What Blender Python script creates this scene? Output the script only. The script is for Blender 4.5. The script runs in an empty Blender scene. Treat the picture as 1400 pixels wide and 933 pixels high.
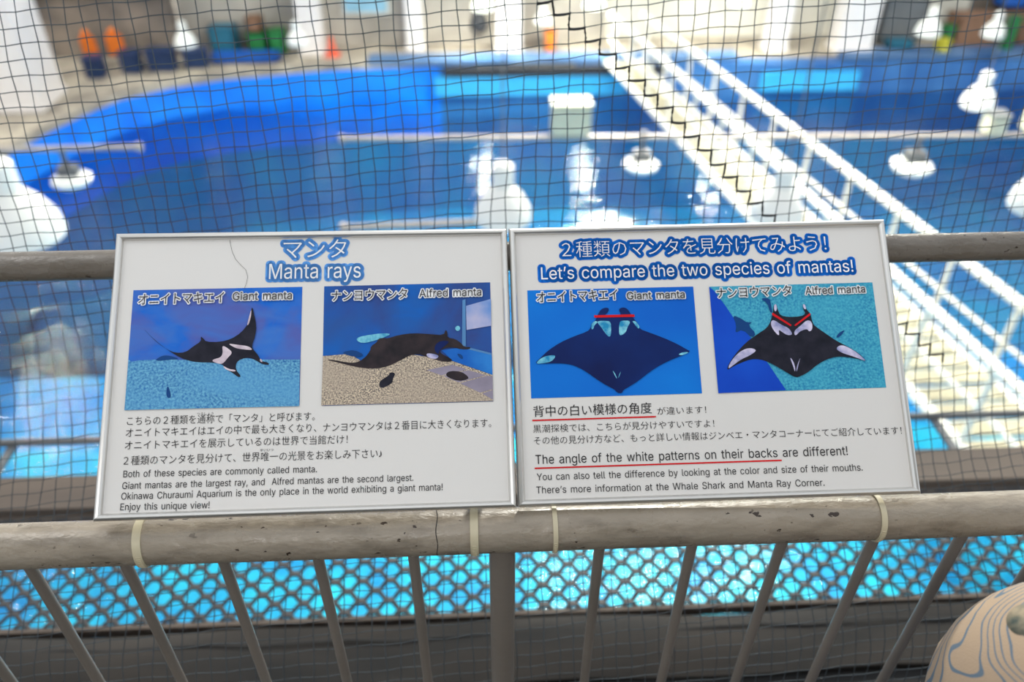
import bpy, bmesh, math, random, json
from mathutils import Vector, Matrix
random.seed(7)
EYE = 6.0                      # the camera's height above the water, which lies at z = 0
scene = bpy.context.scene
COL = scene.collection

# ------------------------------------------------------------------ camera
cam_data = bpy.data.cameras.new('camera'); cam = bpy.data.objects.new('camera', cam_data); COL.objects.link(cam)
_r = Vector((0.99894992, -0.04562937, 0.004126)); _u = Vector((0.0248448, 0.61517381, 0.78799995)); _f = Vector((0.03849414, 0.78706998, -0.61566148))
cam.matrix_world = Matrix(((_r.x, _u.x, -_f.x, 0), (_r.y, _u.y, -_f.y, 0), (_r.z, _u.z, -_f.z, EYE), (0, 0, 0, 1)))
cam_data.sensor_width = 36; cam_data.lens = 36 * 1089 / 1400
cam_data.clip_start = .02; cam_data.clip_end = 200
cam_data.dof.use_dof = True; cam_data.dof.focus_distance = .86; cam_data.dof.aperture_fstop = 2.9
scene.camera = cam

# ------------------------------------------------------------------ light
w = bpy.data.worlds.new('hall_daylight'); scene.world = w; w.use_nodes = True
bg = w.node_tree.nodes['Background']; bg.inputs[0].default_value = (.90, .95, 1.0, 1); bg.inputs[1].default_value = 1.1
def light(name, kind, loc, target, energy, color=(1, 1, 1), size=1, angle=.1):
    l = bpy.data.lights.new(name, kind); l.energy = energy; l.color = color
    if kind == 'AREA': l.size = size
    if kind == 'SUN': l.angle = angle
    o = bpy.data.objects.new(name, l); COL.objects.link(o); o.location = loc
    o.rotation_euler = (Vector(target) - Vector(loc)).to_track_quat('-Z', 'Y').to_euler(); return o
SUN_EL, SUN_AZ = math.radians(27), math.radians(9)
sd = Vector((math.sin(SUN_AZ) * math.cos(SUN_EL), math.cos(SUN_AZ) * math.cos(SUN_EL), math.sin(SUN_EL)))
light('sign_fill', 'AREA', (-.5, -1.4, EYE + 1.55), (0, .3, EYE - .8), 25, (1, .985, .975), 1.1)  # fill light added overhead to brighten the signs
light('sun', 'SUN', sd * 30, (0, 0, 0), 3.6, (1, .97, .88), angle=math.radians(1.5))
light('upper_left_fill', 'AREA', (-1.9, 1.1, EYE + 1.7), (-.1, .6, EYE - .6), 14, (1, .97, .93), .8)  # soft fill added at upper left to lift the signs
scene.view_settings.view_transform = 'Standard'; scene.view_settings.look = 'None'
scene.view_settings.exposure = 0; scene.view_settings.gamma = 1; scene.view_settings.use_curve_mapping = False
scene.cycles.use_denoising = True
scene.cycles.max_bounces = 8; scene.cycles.transparent_max_bounces = 16; scene.cycles.sample_clamp_indirect = 12

# ------------------------------------------------------------------ materials
def lin(c): return tuple(((v / 255) / 12.92 if v <= 10 else (((v / 255) + .055) / 1.055) ** 2.4) for v in c) + (1,)
def nt_mat(name):
    m = bpy.data.materials.new(name); m.use_nodes = True; nt = m.node_tree
    return m, nt, nt.nodes['Principled BSDF']
def noise(nt, scale, detail=3, coord='Object', stretch=None, dist=0):
    tc = nt.nodes.new('ShaderNodeTexCoord'); n = nt.nodes.new('ShaderNodeTexNoise'); n.inputs['Scale'].default_value = scale; n.inputs['Detail'].default_value = detail; n.inputs['Distortion'].default_value = dist
    if stretch:
        mp = nt.nodes.new('ShaderNodeMapping'); mp.inputs['Scale'].default_value = stretch
        nt.links.new(tc.outputs[coord], mp.inputs[0]); nt.links.new(mp.outputs[0], n.inputs['Vector'])
    else: nt.links.new(tc.outputs[coord], n.inputs['Vector'])
    return n.outputs['Fac']
def ramp(nt, fac, stops, interp='LINEAR'):
    r = nt.nodes.new('ShaderNodeValToRGB'); r.color_ramp.interpolation = interp; e = r.color_ramp.elements
    e[0].position, e[0].color = stops[0][0], stops[0][1]; e[1].position, e[1].color = stops[-1][0], stops[-1][1]
    for p, c in stops[1:-1]: k = e.new(p); k.color = c
    nt.links.new(fac, r.inputs[0]); return r.outputs[0]
def bump(nt, fac, strength, dist, b):
    n = nt.nodes.new('ShaderNodeBump'); n.inputs['Strength'].default_value = strength; n.inputs['Distance'].default_value = dist
    nt.links.new(fac, n.inputs['Height']); nt.links.new(n.outputs[0], b.inputs['Normal']); return n
def mix(nt, fac, a, b_):
    m = nt.nodes.new('ShaderNodeMix'); m.data_type = 'RGBA'; nt.links.new(fac, m.inputs[0]); 
    for s, v in ((6, a), (7, b_)):
        if isinstance(v, tuple): m.inputs[s].default_value = v
        else: nt.links.new(v, m.inputs[s])
    return m.outputs[2]
def plain(name, c, rough=.6, metal=0, var=.12, scale=6, bmp=0, bscale=80, emis=0, spec=.5):
    m, nt, b = nt_mat(name); base = lin(c)
    lo = tuple(v * (1 - var) for v in base[:3]) + (1,); hi = tuple(min(1, v * (1 + var)) for v in base[:3]) + (1,)
    nt.links.new(ramp(nt, noise(nt, scale), [(.3, lo), (.7, hi)]), b.inputs['Base Color'])
    b.inputs['Roughness'].default_value = rough; b.inputs['Metallic'].default_value = metal; b.inputs['Specular IOR Level'].default_value = spec
    if bmp: bump(nt, noise(nt, bscale), bmp, .002, b)
    if emis: b.inputs['Emission Color'].default_value = base; b.inputs['Emission Strength'].default_value = emis
    return m
def two(name, c1, c2, scale, rough=.6, detail=6, lo=.35, hi=.65, stretch=None, bmp=0, dist=0, spec=.5, big=0, c3=None):
    m, nt, b = nt_mat(name); n = noise(nt, scale, detail, stretch=stretch, dist=dist)
    nt.links.new(ramp(nt, n, [(lo, lin(c1)), (hi, lin(c2))]), b.inputs['Base Color']); b.inputs['Roughness'].default_value = rough; b.inputs['Specular IOR Level'].default_value = spec
    if big:
        col = ramp(nt, n, [(lo, lin(c1)), (hi, lin(c2))]); g = ramp(nt, noise(nt, big, 3, stretch=(.6, 1.4, 1), dist=.8), [(.35, (0, 0, 0, 1)), (.68, (1, 1, 1, 1))])
        nt.links.new(mix(nt, g, col, mix(nt, n, lin(c3), lin(c2))), b.inputs['Base Color'])
    if bmp: bump(nt, n, bmp, .01, b)
    return m
def painted_pipe(name, c, c2, chips=.5):
    m, nt, b = nt_mat(name)
    col = ramp(nt, noise(nt, 9, 4), [(.3, lin(c)), (.7, lin(c2))])
    fine = noise(nt, 60, 5, stretch=(.35, 1, 1))
    col = mix(nt, ramp(nt, fine, [(.5, (0, 0, 0, 1)), (.72, (.55, .55, .55, 1))]), col, lin((92, 82, 70)))
    ch = noise(nt, 125, 3, stretch=(.6, 1, 1)); big = noise(nt, 7, 2)
    a = ramp(nt, ch, [(.662, (0, 0, 0, 1)), (.68, (1, 1, 1, 1))]); g = ramp(nt, big, [(.44, (0, 0, 0, 1)), (.54, (1, 1, 1, 1))])
    mu = nt.nodes.new('ShaderNodeMath'); mu.operation = 'MULTIPLY'; nt.links.new(a, mu.inputs[0]); nt.links.new(g, mu.inputs[1])
    col = mix(nt, mu.outputs[0], col, lin((48, 34, 24)))
    nt.links.new(col, b.inputs['Base Color']); b.inputs['Roughness'].default_value = .36
    nt.links.new(ramp(nt, noise(nt, 40, 3), [(.3, (.16,) * 3 + (1,)), (.7, (.42,) * 3 + (1,))]), b.inputs['Roughness'])
    bump(nt, noise(nt, 140, 6, stretch=(.5, 1, 1)), .75, .0018, b)
    return m
M = {}
M['rail'] = painted_pipe('old grey-beige pipe paint', (138, 128, 113), (158, 147, 132))
M['rail2'] = painted_pipe('grey pipe paint', (104, 98, 90), (118, 110, 101))
M['baluster'] = plain('satin grey baluster paint', (128, 120, 112), .3, bmp=.2)
M['alu'] = plain('satin aluminium', (214, 212, 208), .30, .85, .03)
M['tie'] = plain('aged nylon', (196, 186, 158), .4)
M['black'] = plain('black crack and seam', (20, 20, 22), .8)  # flat black for the kerb crack and the rail's weld seam
M['board'] = plain('dark backing board', (70, 66, 62), .8)
M['sheet'] = plain('printed sheet white', (226, 223, 219), .38, 0, .012, 8, spec=.35)
M['cord'] = plain('grey net cord', (66, 74, 80), .75, 0, .3, 14)
M['seam'] = plain('black lacing cord', (24, 25, 28), .8)
M['ink'] = plain('black ink', (34, 34, 38), .6, spec=.2)
M['ink_grey'] = plain('grey ink', (70, 66, 68), .6, spec=.2)
M['title_l'] = plain('pale blue ink', (98, 168, 244), .6, spec=.2)
M['title_r'] = plain('blue ink', (0, 112, 214), .6, spec=.2)
M['white_ink'] = plain('white letter', (250, 250, 250), .6, spec=.2)
M['red'] = plain('red ink', (215, 20, 30), .6, spec=.2)
M['manta'] = two('manta black print', (18, 20, 34), (38, 38, 52), 60, spec=.2)
M['manta_brown'] = two('manta brown print', (28, 25, 32), (56, 46, 50), 50, spec=.2)
M['manta_navy'] = two('manta navy print', (0, 22, 80), (0, 40, 108), 12, spec=.2)
M['pinkwhite'] = two('manta pink white print', (190, 172, 186), (228, 214, 222), 90, spec=.2)
M['cyanpatch'] = two('manta cyan print', (30, 140, 190), (140, 216, 232), 120, spec=.2)
M['lilac'] = two('manta lilac print', (126, 134, 184), (222, 214, 240), 70, spec=.2)
M['shark'] = plain('fish shadow print', (10, 66, 128), .6, spec=.2)
M['sea1'] = two('sea print purple blue', (18, 104, 208), (84, 98, 176), 14, detail=8, dist=.6, spec=.2, lo=.42, hi=.56, big=30, c3=(40, 130, 220))
M['sand1'] = two('sand print blue', (10, 92, 166), (126, 196, 222), 420, detail=6, lo=.32, hi=.7, spec=.2, big=16, c3=(24, 112, 190))
M['sea2'] = two('sea print deep blue', (6, 98, 190), (52, 70, 134), 9, detail=7, dist=.8, stretch=(1, .5, 1), spec=.2, lo=.4, hi=.58, big=26, c3=(20, 100, 180))
M['gravel'] = two('gravel print', (78, 70, 78), (232, 214, 186), 620, detail=4, lo=.36, hi=.64, spec=.2, big=14, c3=(96, 84, 92))
M['pane_print'] = two('tank window print', (110, 150, 214), (210, 200, 220), 16, spec=.2)
M['strip_print'] = plain('pale blue print', (84, 134, 186), .6, spec=.2)
M['pool_print'] = two('blue pool print', (16, 96, 190), (44, 130, 212), 20, spec=.2)
M['tile_print'] = plain('slab print', (150, 142, 160), .6, var=.15, scale=40, spec=.2)
M['sea3'] = two('open sea print', (0, 98, 204), (0, 124, 222), 6, detail=2, spec=.2)
M['sea4'] = two('shallow reef print', (0, 112, 170), (92, 196, 214), 420, detail=6, lo=.3, hi=.75, spec=.2, big=18, c3=(16, 134, 184))
M['deep4'] = two('deep blue print', (0, 60, 184), (8, 80, 204), 9, spec=.2)

def water_material():
    m, nt, b = nt_mat('tank water'); nt.nodes.remove(b); out = nt.nodes['Material Output']
    tr = nt.nodes.new('ShaderNodeBsdfTransparent'); tr.inputs[0].default_value = (.72, .9, .96, 1)
    gl = nt.nodes.new('ShaderNodeBsdfGlossy'); gl.inputs['Roughness'].default_value = .05; gl.inputs[0].default_value = (1, 1, 1, 1)
    fr = nt.nodes.new('ShaderNodeFresnel'); fr.inputs[0].default_value = 1.33
    n1 = noise(nt, 2.2, 4, stretch=(.7, 1.5, 1), dist=.6); n2 = noise(nt, 9, 3, stretch=(.8, 1.3, 1))
    ad = nt.nodes.new('ShaderNodeMath'); ad.operation = 'MULTIPLY_ADD'; ad.inputs[1].default_value = .22; nt.links.new(n2, ad.inputs[0]); nt.links.new(n1, ad.inputs[2])
    bp = nt.nodes.new('ShaderNodeBump'); bp.inputs['Strength'].default_value = 1; bp.inputs['Distance'].default_value = .042; nt.links.new(ad.outputs[0], bp.inputs['Height'])
    nt.links.new(bp.outputs[0], gl.inputs['Normal']); nt.links.new(bp.outputs[0], fr.inputs['Normal'])
    mx = nt.nodes.new('ShaderNodeMixShader'); nt.links.new(fr.outputs[0], mx.inputs[0]); nt.links.new(tr.outputs[0], mx.inputs[1]); nt.links.new(gl.outputs[0], mx.inputs[2])
    nt.links.new(mx.outputs[0], out.inputs[0]); return m
M['water'] = water_material()
M['basin'] = two('blue basin paint', (2, 122, 184), (10, 152, 194), .8, .6, detail=3)
M['wall_paint'] = two('azure pool wall paint', (0, 118, 238), (10, 140, 250), 1.2, .5)
M['wall_haze_r'] = two('hazed blue pool wall', (44, 96, 160), (70, 124, 182), 1.2, .5)  # haze over the right side put into the wall colour
M['shelf2'] = two('blue-green half-lit shelf', (0, 142, 212), (0, 176, 222), 1.2, .5)  # weaker light farther out in the water, put into the colour
M['shelf'] = two('turquoise light-beam shelf', (0, 170, 226), (60, 236, 250), 1.6, .5)  # light beams in the near water painted as turquoise
M['reef'] = two('dark reef rock', (0, 84, 130), (0, 110, 150), 2.5, .9, bmp=.5)
M['deck'] = two('worn concrete deck', (140, 131, 120), (188, 177, 160), 2, .8)
M['deck_blue'] = two('blue coated deck', (42, 84, 132), (96, 128, 168), 1.2, .6)
M['wall'] = two('grey-beige wall', (140, 135, 128), (178, 171, 162), .9, .8)
M['wall_l'] = two('brown-grey recess wall', (98, 90, 86), (140, 128, 118), 1.3, .8)
M['wall_r'] = two('pale wall', (190, 187, 178), (214, 210, 200), .9, .8)
M['pillar'] = plain('white pillar paint', (232, 226, 224), .5, var=.03)
M['dark'] = plain('dark gap', (44, 46, 52), .8)
M['navy'] = plain('navy plastic', (24, 50, 92), .5)
M['teal'] = plain('teal plastic', (38, 104, 128), .5)
M['green'] = plain('green plastic', (36, 120, 62), .5)
M['orange'] = plain('orange fabric', (228, 118, 32), .6)
M['redorange'] = plain('red-orange plastic', (224, 92, 62), .5)
M['yellow'] = plain('yellow plastic', (208, 198, 60), .5)
M['cream'] = plain('cream plastic', (206, 206, 184), .5, var=.05)
M['brown'] = plain('brown cardboard', (134, 100, 78), .8)
M['blue'] = plain('blue plastic', (26, 92, 184), .5)
M['skylit_cyan'] = plain('skylit water cyan', (60, 178, 236), .45, var=.06)  # even cyan standing in for skylit water
M['glass_blue'] = plain('pale blue window glass', (142, 184, 206), .15)
M['bridge'] = plain('white bridge paint', (238, 234, 222), .4, var=.04)
M['bridge_deck'] = plain('cream bridge plank', (178, 170, 146), .6, var=.08)
M['pipe_bg'] = plain('pale pipe', (176, 166, 158), .35, .2)
M['lamp_white'] = plain('white enamel lamp shade', (240, 240, 234), .3, var=.02)
M['lamp_grey'] = plain('grey ballast box', (104, 106, 108), .5)
M['bulb'] = plain('lit bulb', (246, 255, 226), .5, emis=2)
M['bulb_bright'] = plain('lit arc bulb', (255, 255, 236), .5, emis=380)
M['bulb_soft'] = plain('lit bulb soft', (250, 255, 236), .5, emis=1.6)
M['grating'] = plain('galvanised grating', (58, 58, 60), .6, .2)
M['beam'] = two('grimy steel beam', (70, 60, 54), (96, 84, 74), 5, .7, stretch=(.2, 1, 1))
M['kerb'] = two('shade-toned concrete', (12, 12, 13), (38, 33, 29), 9, .9, detail=7, stretch=(.35, 1, 1), bmp=.5)  # weak light on the kerb put into a dark base colour
M['floor'] = two('concrete toned dark for shade', (6, 7, 8), (16, 15, 15), 7, .8, detail=7, stretch=(.3, 1, 1))  # shade over the floor painted as near-black concrete
M['skin'] = plain('skin', (196, 150, 124), .5)
M['trouser'] = plain('navy cotton', (40, 48, 70), .8)
def clear_cover():
    m, nt, b = nt_mat('clear sheet cover'); nt.nodes.remove(b)
    tr = nt.nodes.new('ShaderNodeBsdfTransparent'); tr.inputs[0].default_value = (.985, .985, .985, 1)
    nt.links.new(tr.outputs[0], nt.nodes['Material Output'].inputs[0]); return m
M['cover'] = clear_cover()
def hat_material():
    m, nt, b = nt_mat('wave print cotton')
    n = noise(nt, 8, .6, stretch=(.8, 1.2, 1.5), dist=.5)
    mu = nt.nodes.new('ShaderNodeMath'); mu.operation = 'MULTIPLY'; mu.inputs[1].default_value = 17; nt.links.new(n, mu.inputs[0])
    fr = nt.nodes.new('ShaderNodeMath'); fr.operation = 'FRACT'; nt.links.new(mu.outputs[0], fr.inputs[0])
    k = (1, 1, 1, 1); z = (0, 0, 0, 1)
    line = ramp(nt, fr.outputs[0], [(0, z), (.36, z), (.42, k), (.58, k), (.64, z), (1, z)])
    nt.links.new(mix(nt, line, lin((166, 144, 120)), lin((92, 108, 122))), b.inputs['Base Color']); b.inputs['Roughness'].default_value = .9
    bump(nt, noise(nt, 700, 2), .4, .0008, b); return m
M['hat'] = hat_material()
M['patch'] = two('mottled green-grey patch', (60, 72, 66), (150, 136, 112), 60, .8)

# ------------------------------------------------------------------ mesh helpers
class MB:
    def __init__(s): s.v = []; s.f = []
    def add(s, vs, fs):
        k = len(s.v); s.v += [tuple(v) for v in vs]; s.f += [tuple(i + k for i in f) for f in fs]; return s
    def box(s, c, d, rz=0):
        x, y, z = (q / 2 for q in d); ca, sa = math.cos(rz), math.sin(rz)
        p = [(sx * x, sy * y, sz * z) for sz in (-1, 1) for sx, sy in ((-1, -1), (1, -1), (1, 1), (-1, 1))]
        return s.add([(c[0] + a * ca - b_ * sa, c[1] + a * sa + b_ * ca, c[2] + e) for a, b_, e in p], [(3, 2, 1, 0), (4, 5, 6, 7), (0, 1, 5, 4), (1, 2, 6, 5), (2, 3, 7, 6), (3, 0, 4, 7)])
    def tube(s, pts, r, n=8, caps=True, closed=False, flat=None):
        pts = [Vector(p) for p in pts]; N = len(pts); vs = []
        up = Vector((0, 0, 1)); 
        for i, p in enumerate(pts):
            a = pts[(i - 1) % N] if (closed or i) else p; b_ = pts[(i + 1) % N] if (closed or i < N - 1) else p
            t = (b_ - a).normalized(); ref = up if abs(t.z) < .95 else Vector((0, 1, 0))
            x = t.cross(ref).normalized(); y = x.cross(t)
            rr = r[i] if isinstance(r, (list, tuple)) else r
            for k in range(n):
                q = 2 * math.pi * k / n; vs.append(p + x * math.cos(q) * rr + y * math.sin(q) * rr * (flat or 1))
        fs = []
        for i in range(N if closed else N - 1):
            j = (i + 1) % N
            for k in range(n): l = (k + 1) % n; fs.append((i * n + k, i * n + l, j * n + l, j * n + k))
        if caps and not closed: fs.append(tuple(range(n - 1, -1, -1))); fs.append(tuple((N - 1) * n + k for k in range(n)))
        return s.add(vs, fs)
    def lathe(s, c, prof, n=24):
        vs = []; fs = []
        for r, z in prof:
            for k in range(n): q = 2 * math.pi * k / n; vs.append((c[0] + r * math.cos(q), c[1] + r * math.sin(q), c[2] + z))
        for i in range(len(prof) - 1):
            for k in range(n): l = (k + 1) % n; fs.append((i * n + k, i * n + l, (i + 1) * n + l, (i + 1) * n + k))
        fs.append(tuple(range(n - 1, -1, -1))); fs.append(tuple((len(prof) - 1) * n + k for k in range(n)))
        return s.add(vs, fs)
    def mesh(s, name, m, smooth=None, bevel=0):
        me = bpy.data.meshes.new(name); me.from_pydata(s.v, [], s.f); me.materials.append(M[m] if isinstance(m, str) else m)
        bm = bmesh.new(); bm.from_mesh(me); bmesh.ops.recalc_face_normals(bm, faces=bm.faces)
        if bevel: bmesh.ops.bevel(bm, geom=bm.edges, offset=bevel, segments=2, affect='EDGES', clamp_overlap=True)
        bm.to_mesh(me); bm.free()
        if smooth:
            me.polygons.foreach_set('use_smooth', [True] * len(me.polygons)); me.set_sharp_from_angle(angle=math.radians(smooth))
        return me
def link(name, me, parent=None, rel=None):
    o = bpy.data.objects.new(name, me); COL.objects.link(o)
    if parent is not None: o.parent = parent; o.location = rel or (0, 0, 0)
    elif rel: o.location = rel
    return o
def part(name, mb, m, parent, smooth=None, bevel=0, kind=None, label=None, rel=None):
    o = link(name, mb.mesh(name, m, smooth, bevel), parent, rel)
    if kind: o['kind'] = kind
    if label: o['label'] = label
    return o
def tag(o, label, cat, group=None):
    o['label'] = label; o['category'] = cat
    if group: o['group'] = group
    return o
def thing(name, label, cat, loc=(0, 0, 0), group=None, rz=0):
    o = bpy.data.objects.new(name, None); o.empty_display_size = .1; COL.objects.link(o); o.location = loc; o.rotation_euler = (0, 0, rz)
    return tag(o, label, cat, group)
def solid(name, mb, m, label, cat, loc=(0, 0, 0), smooth=None, bevel=0, group=None):
    return tag(part(name, mb, m, None, smooth, bevel, rel=loc), label, cat, group)
def struct(name, mb, m, smooth=None):
    o = part(name, mb, m, None, smooth); o['kind'] = 'structure'; return o
def E(z): return EYE + z

# ------------------------------------------------------------------ the pool and the hall
def wall_strip(path, z0, z1, thick):
    """upright wall of a thickness along a plan path (outward = left of travel)"""
    mb = MB(); n = len(path); P = [Vector(p) for p in path]; Q = []
    for i, p in enumerate(P):
        t = (P[min(i + 1, n - 1)] - P[max(i - 1, 0)]).normalized(); Q.append(p + Vector((-t.y, t.x)) * thick)
    vs = []
    for p, q in zip(P, Q): vs += [(p.x, p.y, z0), (p.x, p.y, z1), (q.x, q.y, z1), (q.x, q.y, z0)]
    fs = []
    for i in range(n - 1):
        for k in range(4): l = (k + 1) % 4; fs.append((i * 4 + k, i * 4 + l, (i + 1) * 4 + l, (i + 1) * 4 + k))
    fs += [(0, 3, 2, 1), tuple((n - 1) * 4 + k for k in range(4))]
    return mb.add(vs, fs)
RIM = [(-7.6, -1), (-7.6, 6), (-7.6, 9), (-7.5, 11), (-7.35, 12.1), (-7.1, 12.9), (-6.8, 13.6), (-6.4, 14.3), (-5.7, 14.85), (-4.8, 15.25), (-2.9, 15.7), (-.7, 15.9), (2, 15.8), (6, 15.7), (12, 15.7), (17, 15.7)]
rim_rev = list(RIM)
bas = thing('pool_basin', 'blue painted basin of the big tank under the water', 'pool', (0, 0, 0)); del bas['label'], bas['category']; bas['kind'] = 'structure'
bas.name = 'floor'
part('basin_floor', MB().box((4.7, 8, -2.7), (26, 18, .2)), 'basin', bas)
part('basin_wall', wall_strip(rim_rev[:12], -.9, .6, .3), 'wall_paint', bas, smooth=50)
part('basin_wall', wall_strip(rim_rev[11:], -.9, .6, .3), 'wall_haze_r', bas, smooth=50)
part('lower_wall', wall_strip(rim_rev, -2.7, -.9, .3), 'basin', bas, smooth=50)
part('lit_shelf', MB().box((4.7, 3.4, -1.25), (24.4, 7.6, .3)), 'shelf', bas, bevel=.1)  # shelf added so the near water looks brightly lit
part('half_lit_shelf', MB().box((4.7, 8.1, -1.9), (24.4, 2.6, .3)), 'shelf2', bas, bevel=.1)
rk = MB()
for x, y, s in ((-3.6, 5.6, .7), (-2.6, 5.9, .5), (2.4, 9.5, 1.3), (3.3, 10.2, 1.1), (-6, 10.5, .9), (5, 4.5, .8)):
    bm = bmesh.new(); bmesh.ops.create_icosphere(bm, subdivisions=3, radius=1)
    vs = [Vector(v.co) for v in bm.verts]; vs = [v * (1 + .18 * math.sin(5 * v.x + x) * math.cos(4 * v.y + y)) for v in vs]
    rk.add([(x + v.x * s * 1.5, y + v.y * s, -1.6 - s * .4 + v.z * s * .8) for v in vs], [tuple(v.index for v in f.verts) for f in bm.faces]); bm.free()
part('reef_rock', rk, 'reef', bas, smooth=60)
# water surface
mb = MB(); mb.add([(-8, -1, 0), (17, -1, 0), (17, 15.95, 0), (-5.4, 15.2, 0), (-7.2, 13.4, 0), (-8, 11, 0)], [(0, 1, 2, 3, 4, 5)])
wt = part('water', mb, 'water', None); wt['kind'] = 'structure'; wt.name = 'floor_water'
# deck behind the rim
dk = MB(); Q = []
for i, p in enumerate(RIM):
    a = Vector(RIM[max(i - 1, 0)]); b_ = Vector(RIM[min(i + 1, len(RIM) - 1)]); t = (b_ - a).normalized(); Q.append(Vector(p) + Vector((-t.y, t.x)) * .28)
vs = [(q.x, q.y, .62) for q in Q] + [(-16, q.y if i < 8 else 24, .62) if i < 9 else (q.x, 24, .62) for i, q in enumerate(Q)]
n = len(Q); dk.add(vs, [(i, i + 1, n + i + 1, n + i) for i in range(n - 1)])
dk.add([(a, b_, c - .12) for a, b_, c in vs], [(i + 1, i, n + i, n + i + 1) for i in range(n - 1)])
struct('floor_deck', dk, 'deck')
struct('trim_1', MB().box((12.2, 16.05, .66), (9.6, .62, .06)), 'deck_blue')
struct('trim_2', MB().box((1.6, 16.02, .66), (7.4, .5, .06)), 'deck_blue')
struct('trim_3', wall_strip([(a * .998, b_) for a, b_ in RIM[3:13]], .55, .68, .34), 'deck')
# strips on the pool wall painted as skylit water beyond
for k, (x0, x1, z, nm) in enumerate(((-.8, 3.0, .24, 'skylit_cyan'), (5.75, 7.75, .26, 'skylit_cyan'))):
    struct('trim_%d' % (4 + k), MB().box(((x0 + x1) / 2, 15.62, z), (x1 - x0, .06, .38)), nm)
struct('trim_6', MB().box((1.6, 15.60, .54), (4.4, .10, .16)), 'dark')  # dark strip standing for the shadow under the rim
# back wall built in bays, with pillars
struct('wall_back', MB().box((-1.6, 17.1, 2.0), (8.6, .3, 2.8)), 'wall')
struct('wall_back_right', MB().box((6.4, 17.5, 2.0), (8.4, .3, 2.8)), 'wall_r')
struct('wall_left', MB().box((-8.6, 16.6, 2.0), (5.4, .3, 2.8)), 'wall_l')
struct('wall_right', MB().box((14.4, 17.9, 2.0), (8.0, .3, 2.8)), 'wall_l')
struct('trim_7', MB().box((-7.2, 16.35, 1.98), (2.6, .16, .22)), 'dark')
def pillar(x, y, wd, dp, label):
    t = thing('pillar', label, 'pillar', (x, y, .62))
    part('shaft', MB().box((0, 0, 1.4), (wd, dp, 2.8)), 'pillar', t, bevel=.02)
    part('plinth', MB().box((0, 0, .05), (wd + .06, dp + .06, .1)), 'pillar', t, bevel=.01)
pillar(-8.75, 14.1, 2.6, 1.0, 'broad white pillar at the far left edge of the pool deck')
pillar(-3.25, 16.6, .46, .4, 'narrow white pillar behind the pool, beside a red-orange cone')
pillar(.72, 16.5, .5, .4, 'white pillar behind the pool below a lit lamp, right of a dark bag')
pillar(6.2, 16.5, .42, .4, 'slim cream-white pillar behind the pool, right of the bridge end')
pillar(7.75, 16.4, .72, .5, 'wide white pillar behind the pool, above the right strip of painted skylit water')
pillar(-1.2, 16.75, .34, .3, 'thin pale pillar between the blue window and the grey wall bay')
t = thing('window_1', '', ''); 
for k in ('label', 'category'): del t[k]
t['kind'] = 'structure'; t.location = (-2.15, 16.9, 1.36)
part('window_frame', MB().box((0, 0, .55), (1.0, .08, 1.3)), 'wall_r', t, bevel=.01)
part('pane', MB().box((0, -.06, .55), (.84, .04, 1.14)), 'glass_blue', t)

# ------------------------------------------------------------------ clutter on the far deck
def vest(x, y, label, s=1):
    t = thing('safety_vest', label, 'vest', (x, y, .62))
    part('stand', MB().tube([(0, 0, 0), (0, 0, .62)], .02), 'dark', t)
    part('body', MB().box((0, 0, .42), (.26 * s, .12, .42), .1), 'orange', t, bevel=.03)
    part('collar', MB().lathe((0, 0, .64), [(.06, 0), (.08, .04), (.04, .1)], 10), 'orange', t)
vest(-7.32, 15.75, 'orange safety vest on a short stand, nearer the white pillar')
vest(-6.86, 15.85, 'orange safety vest on a short stand, the right one of the pair', 1.15)
for k, (x, w_, y, h) in enumerate(((-7.15, .3, 15.35, .34), (-6.55, .34, 15.6, .36), (-6.0, .5, 15.7, .36), (-5.4, .42, 15.85, .3))):
    t = thing('storage_bin', ['navy storage bin below the orange vests, first from the pillar', 'navy storage bin right of the orange vests', 'long navy storage bin in the row before the brown recess', 'small navy storage bin ending the row on the left deck'][k], 'bin', (x, y, .62))
    part('tub', MB().box((0, 0, h / 2), (w_, .3, h)), 'navy', t, bevel=.015); part('lid', MB().box((0, 0, h + .015), (w_ + .04, .34, .03)), 'navy', t)
def crate(x, y, w_, d_, h, m, label, z=.62, name='crate', cat='crate'):
    t = thing(name, label, cat, (x, y, z))
    mb = MB(); mb.box((0, 0, .02), (w_, d_, .04))
    for sx in (-1, 1): mb.box((sx * (w_ / 2 - .015), 0, h / 2), (.03, d_, h)); 
    for sy in (-1, 1): mb.box((0, sy * (d_ / 2 - .015), h / 2), (w_, .03, h))
    part('tub', mb, m, t); part('rim', MB().box((0, 0, h - .02), (w_ + .03, d_ + .03, .04)), m, t, bevel=.008)
    return t
crate(-5.0, 16.6, .5, .4, .55, 'teal', 'teal crate left of the green crates on the far deck')
crate(-4.35, 16.65, .36, .34, .42, 'green', 'green crate behind the white lamp, left one')
crate(-3.95, 16.6, .3, .34, .46, 'green', 'green crate behind the white lamp, right one')
crate(-4.5, 16.1, 1.3, .3, .18, 'blue', 'low blue trough in front of the green crates')
crate(-4.36, 16.65, .28, .28, .28, 'brown', 'brown carton stacked on the green crate', 1.045, 'carton', 'box')
t = thing('traffic_cone', 'red-orange cone beside the narrow white pillar', 'cone', (-2.86, 16.4, .62))
part('cone_body', MB().lathe((0, 0, .02), [(.12, 0), (.09, .1), (.05, .28), (.025, .36)], 16), 'redorange', t, smooth=50); part('base', MB().box((0, 0, .015), (.3, .3, .03)), 'redorange', t)
t = thing('duffel_bag', 'dark bag hanging in front of the grey wall, left of a white pillar', 'bag', (.12, 16.7, .95))
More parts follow.
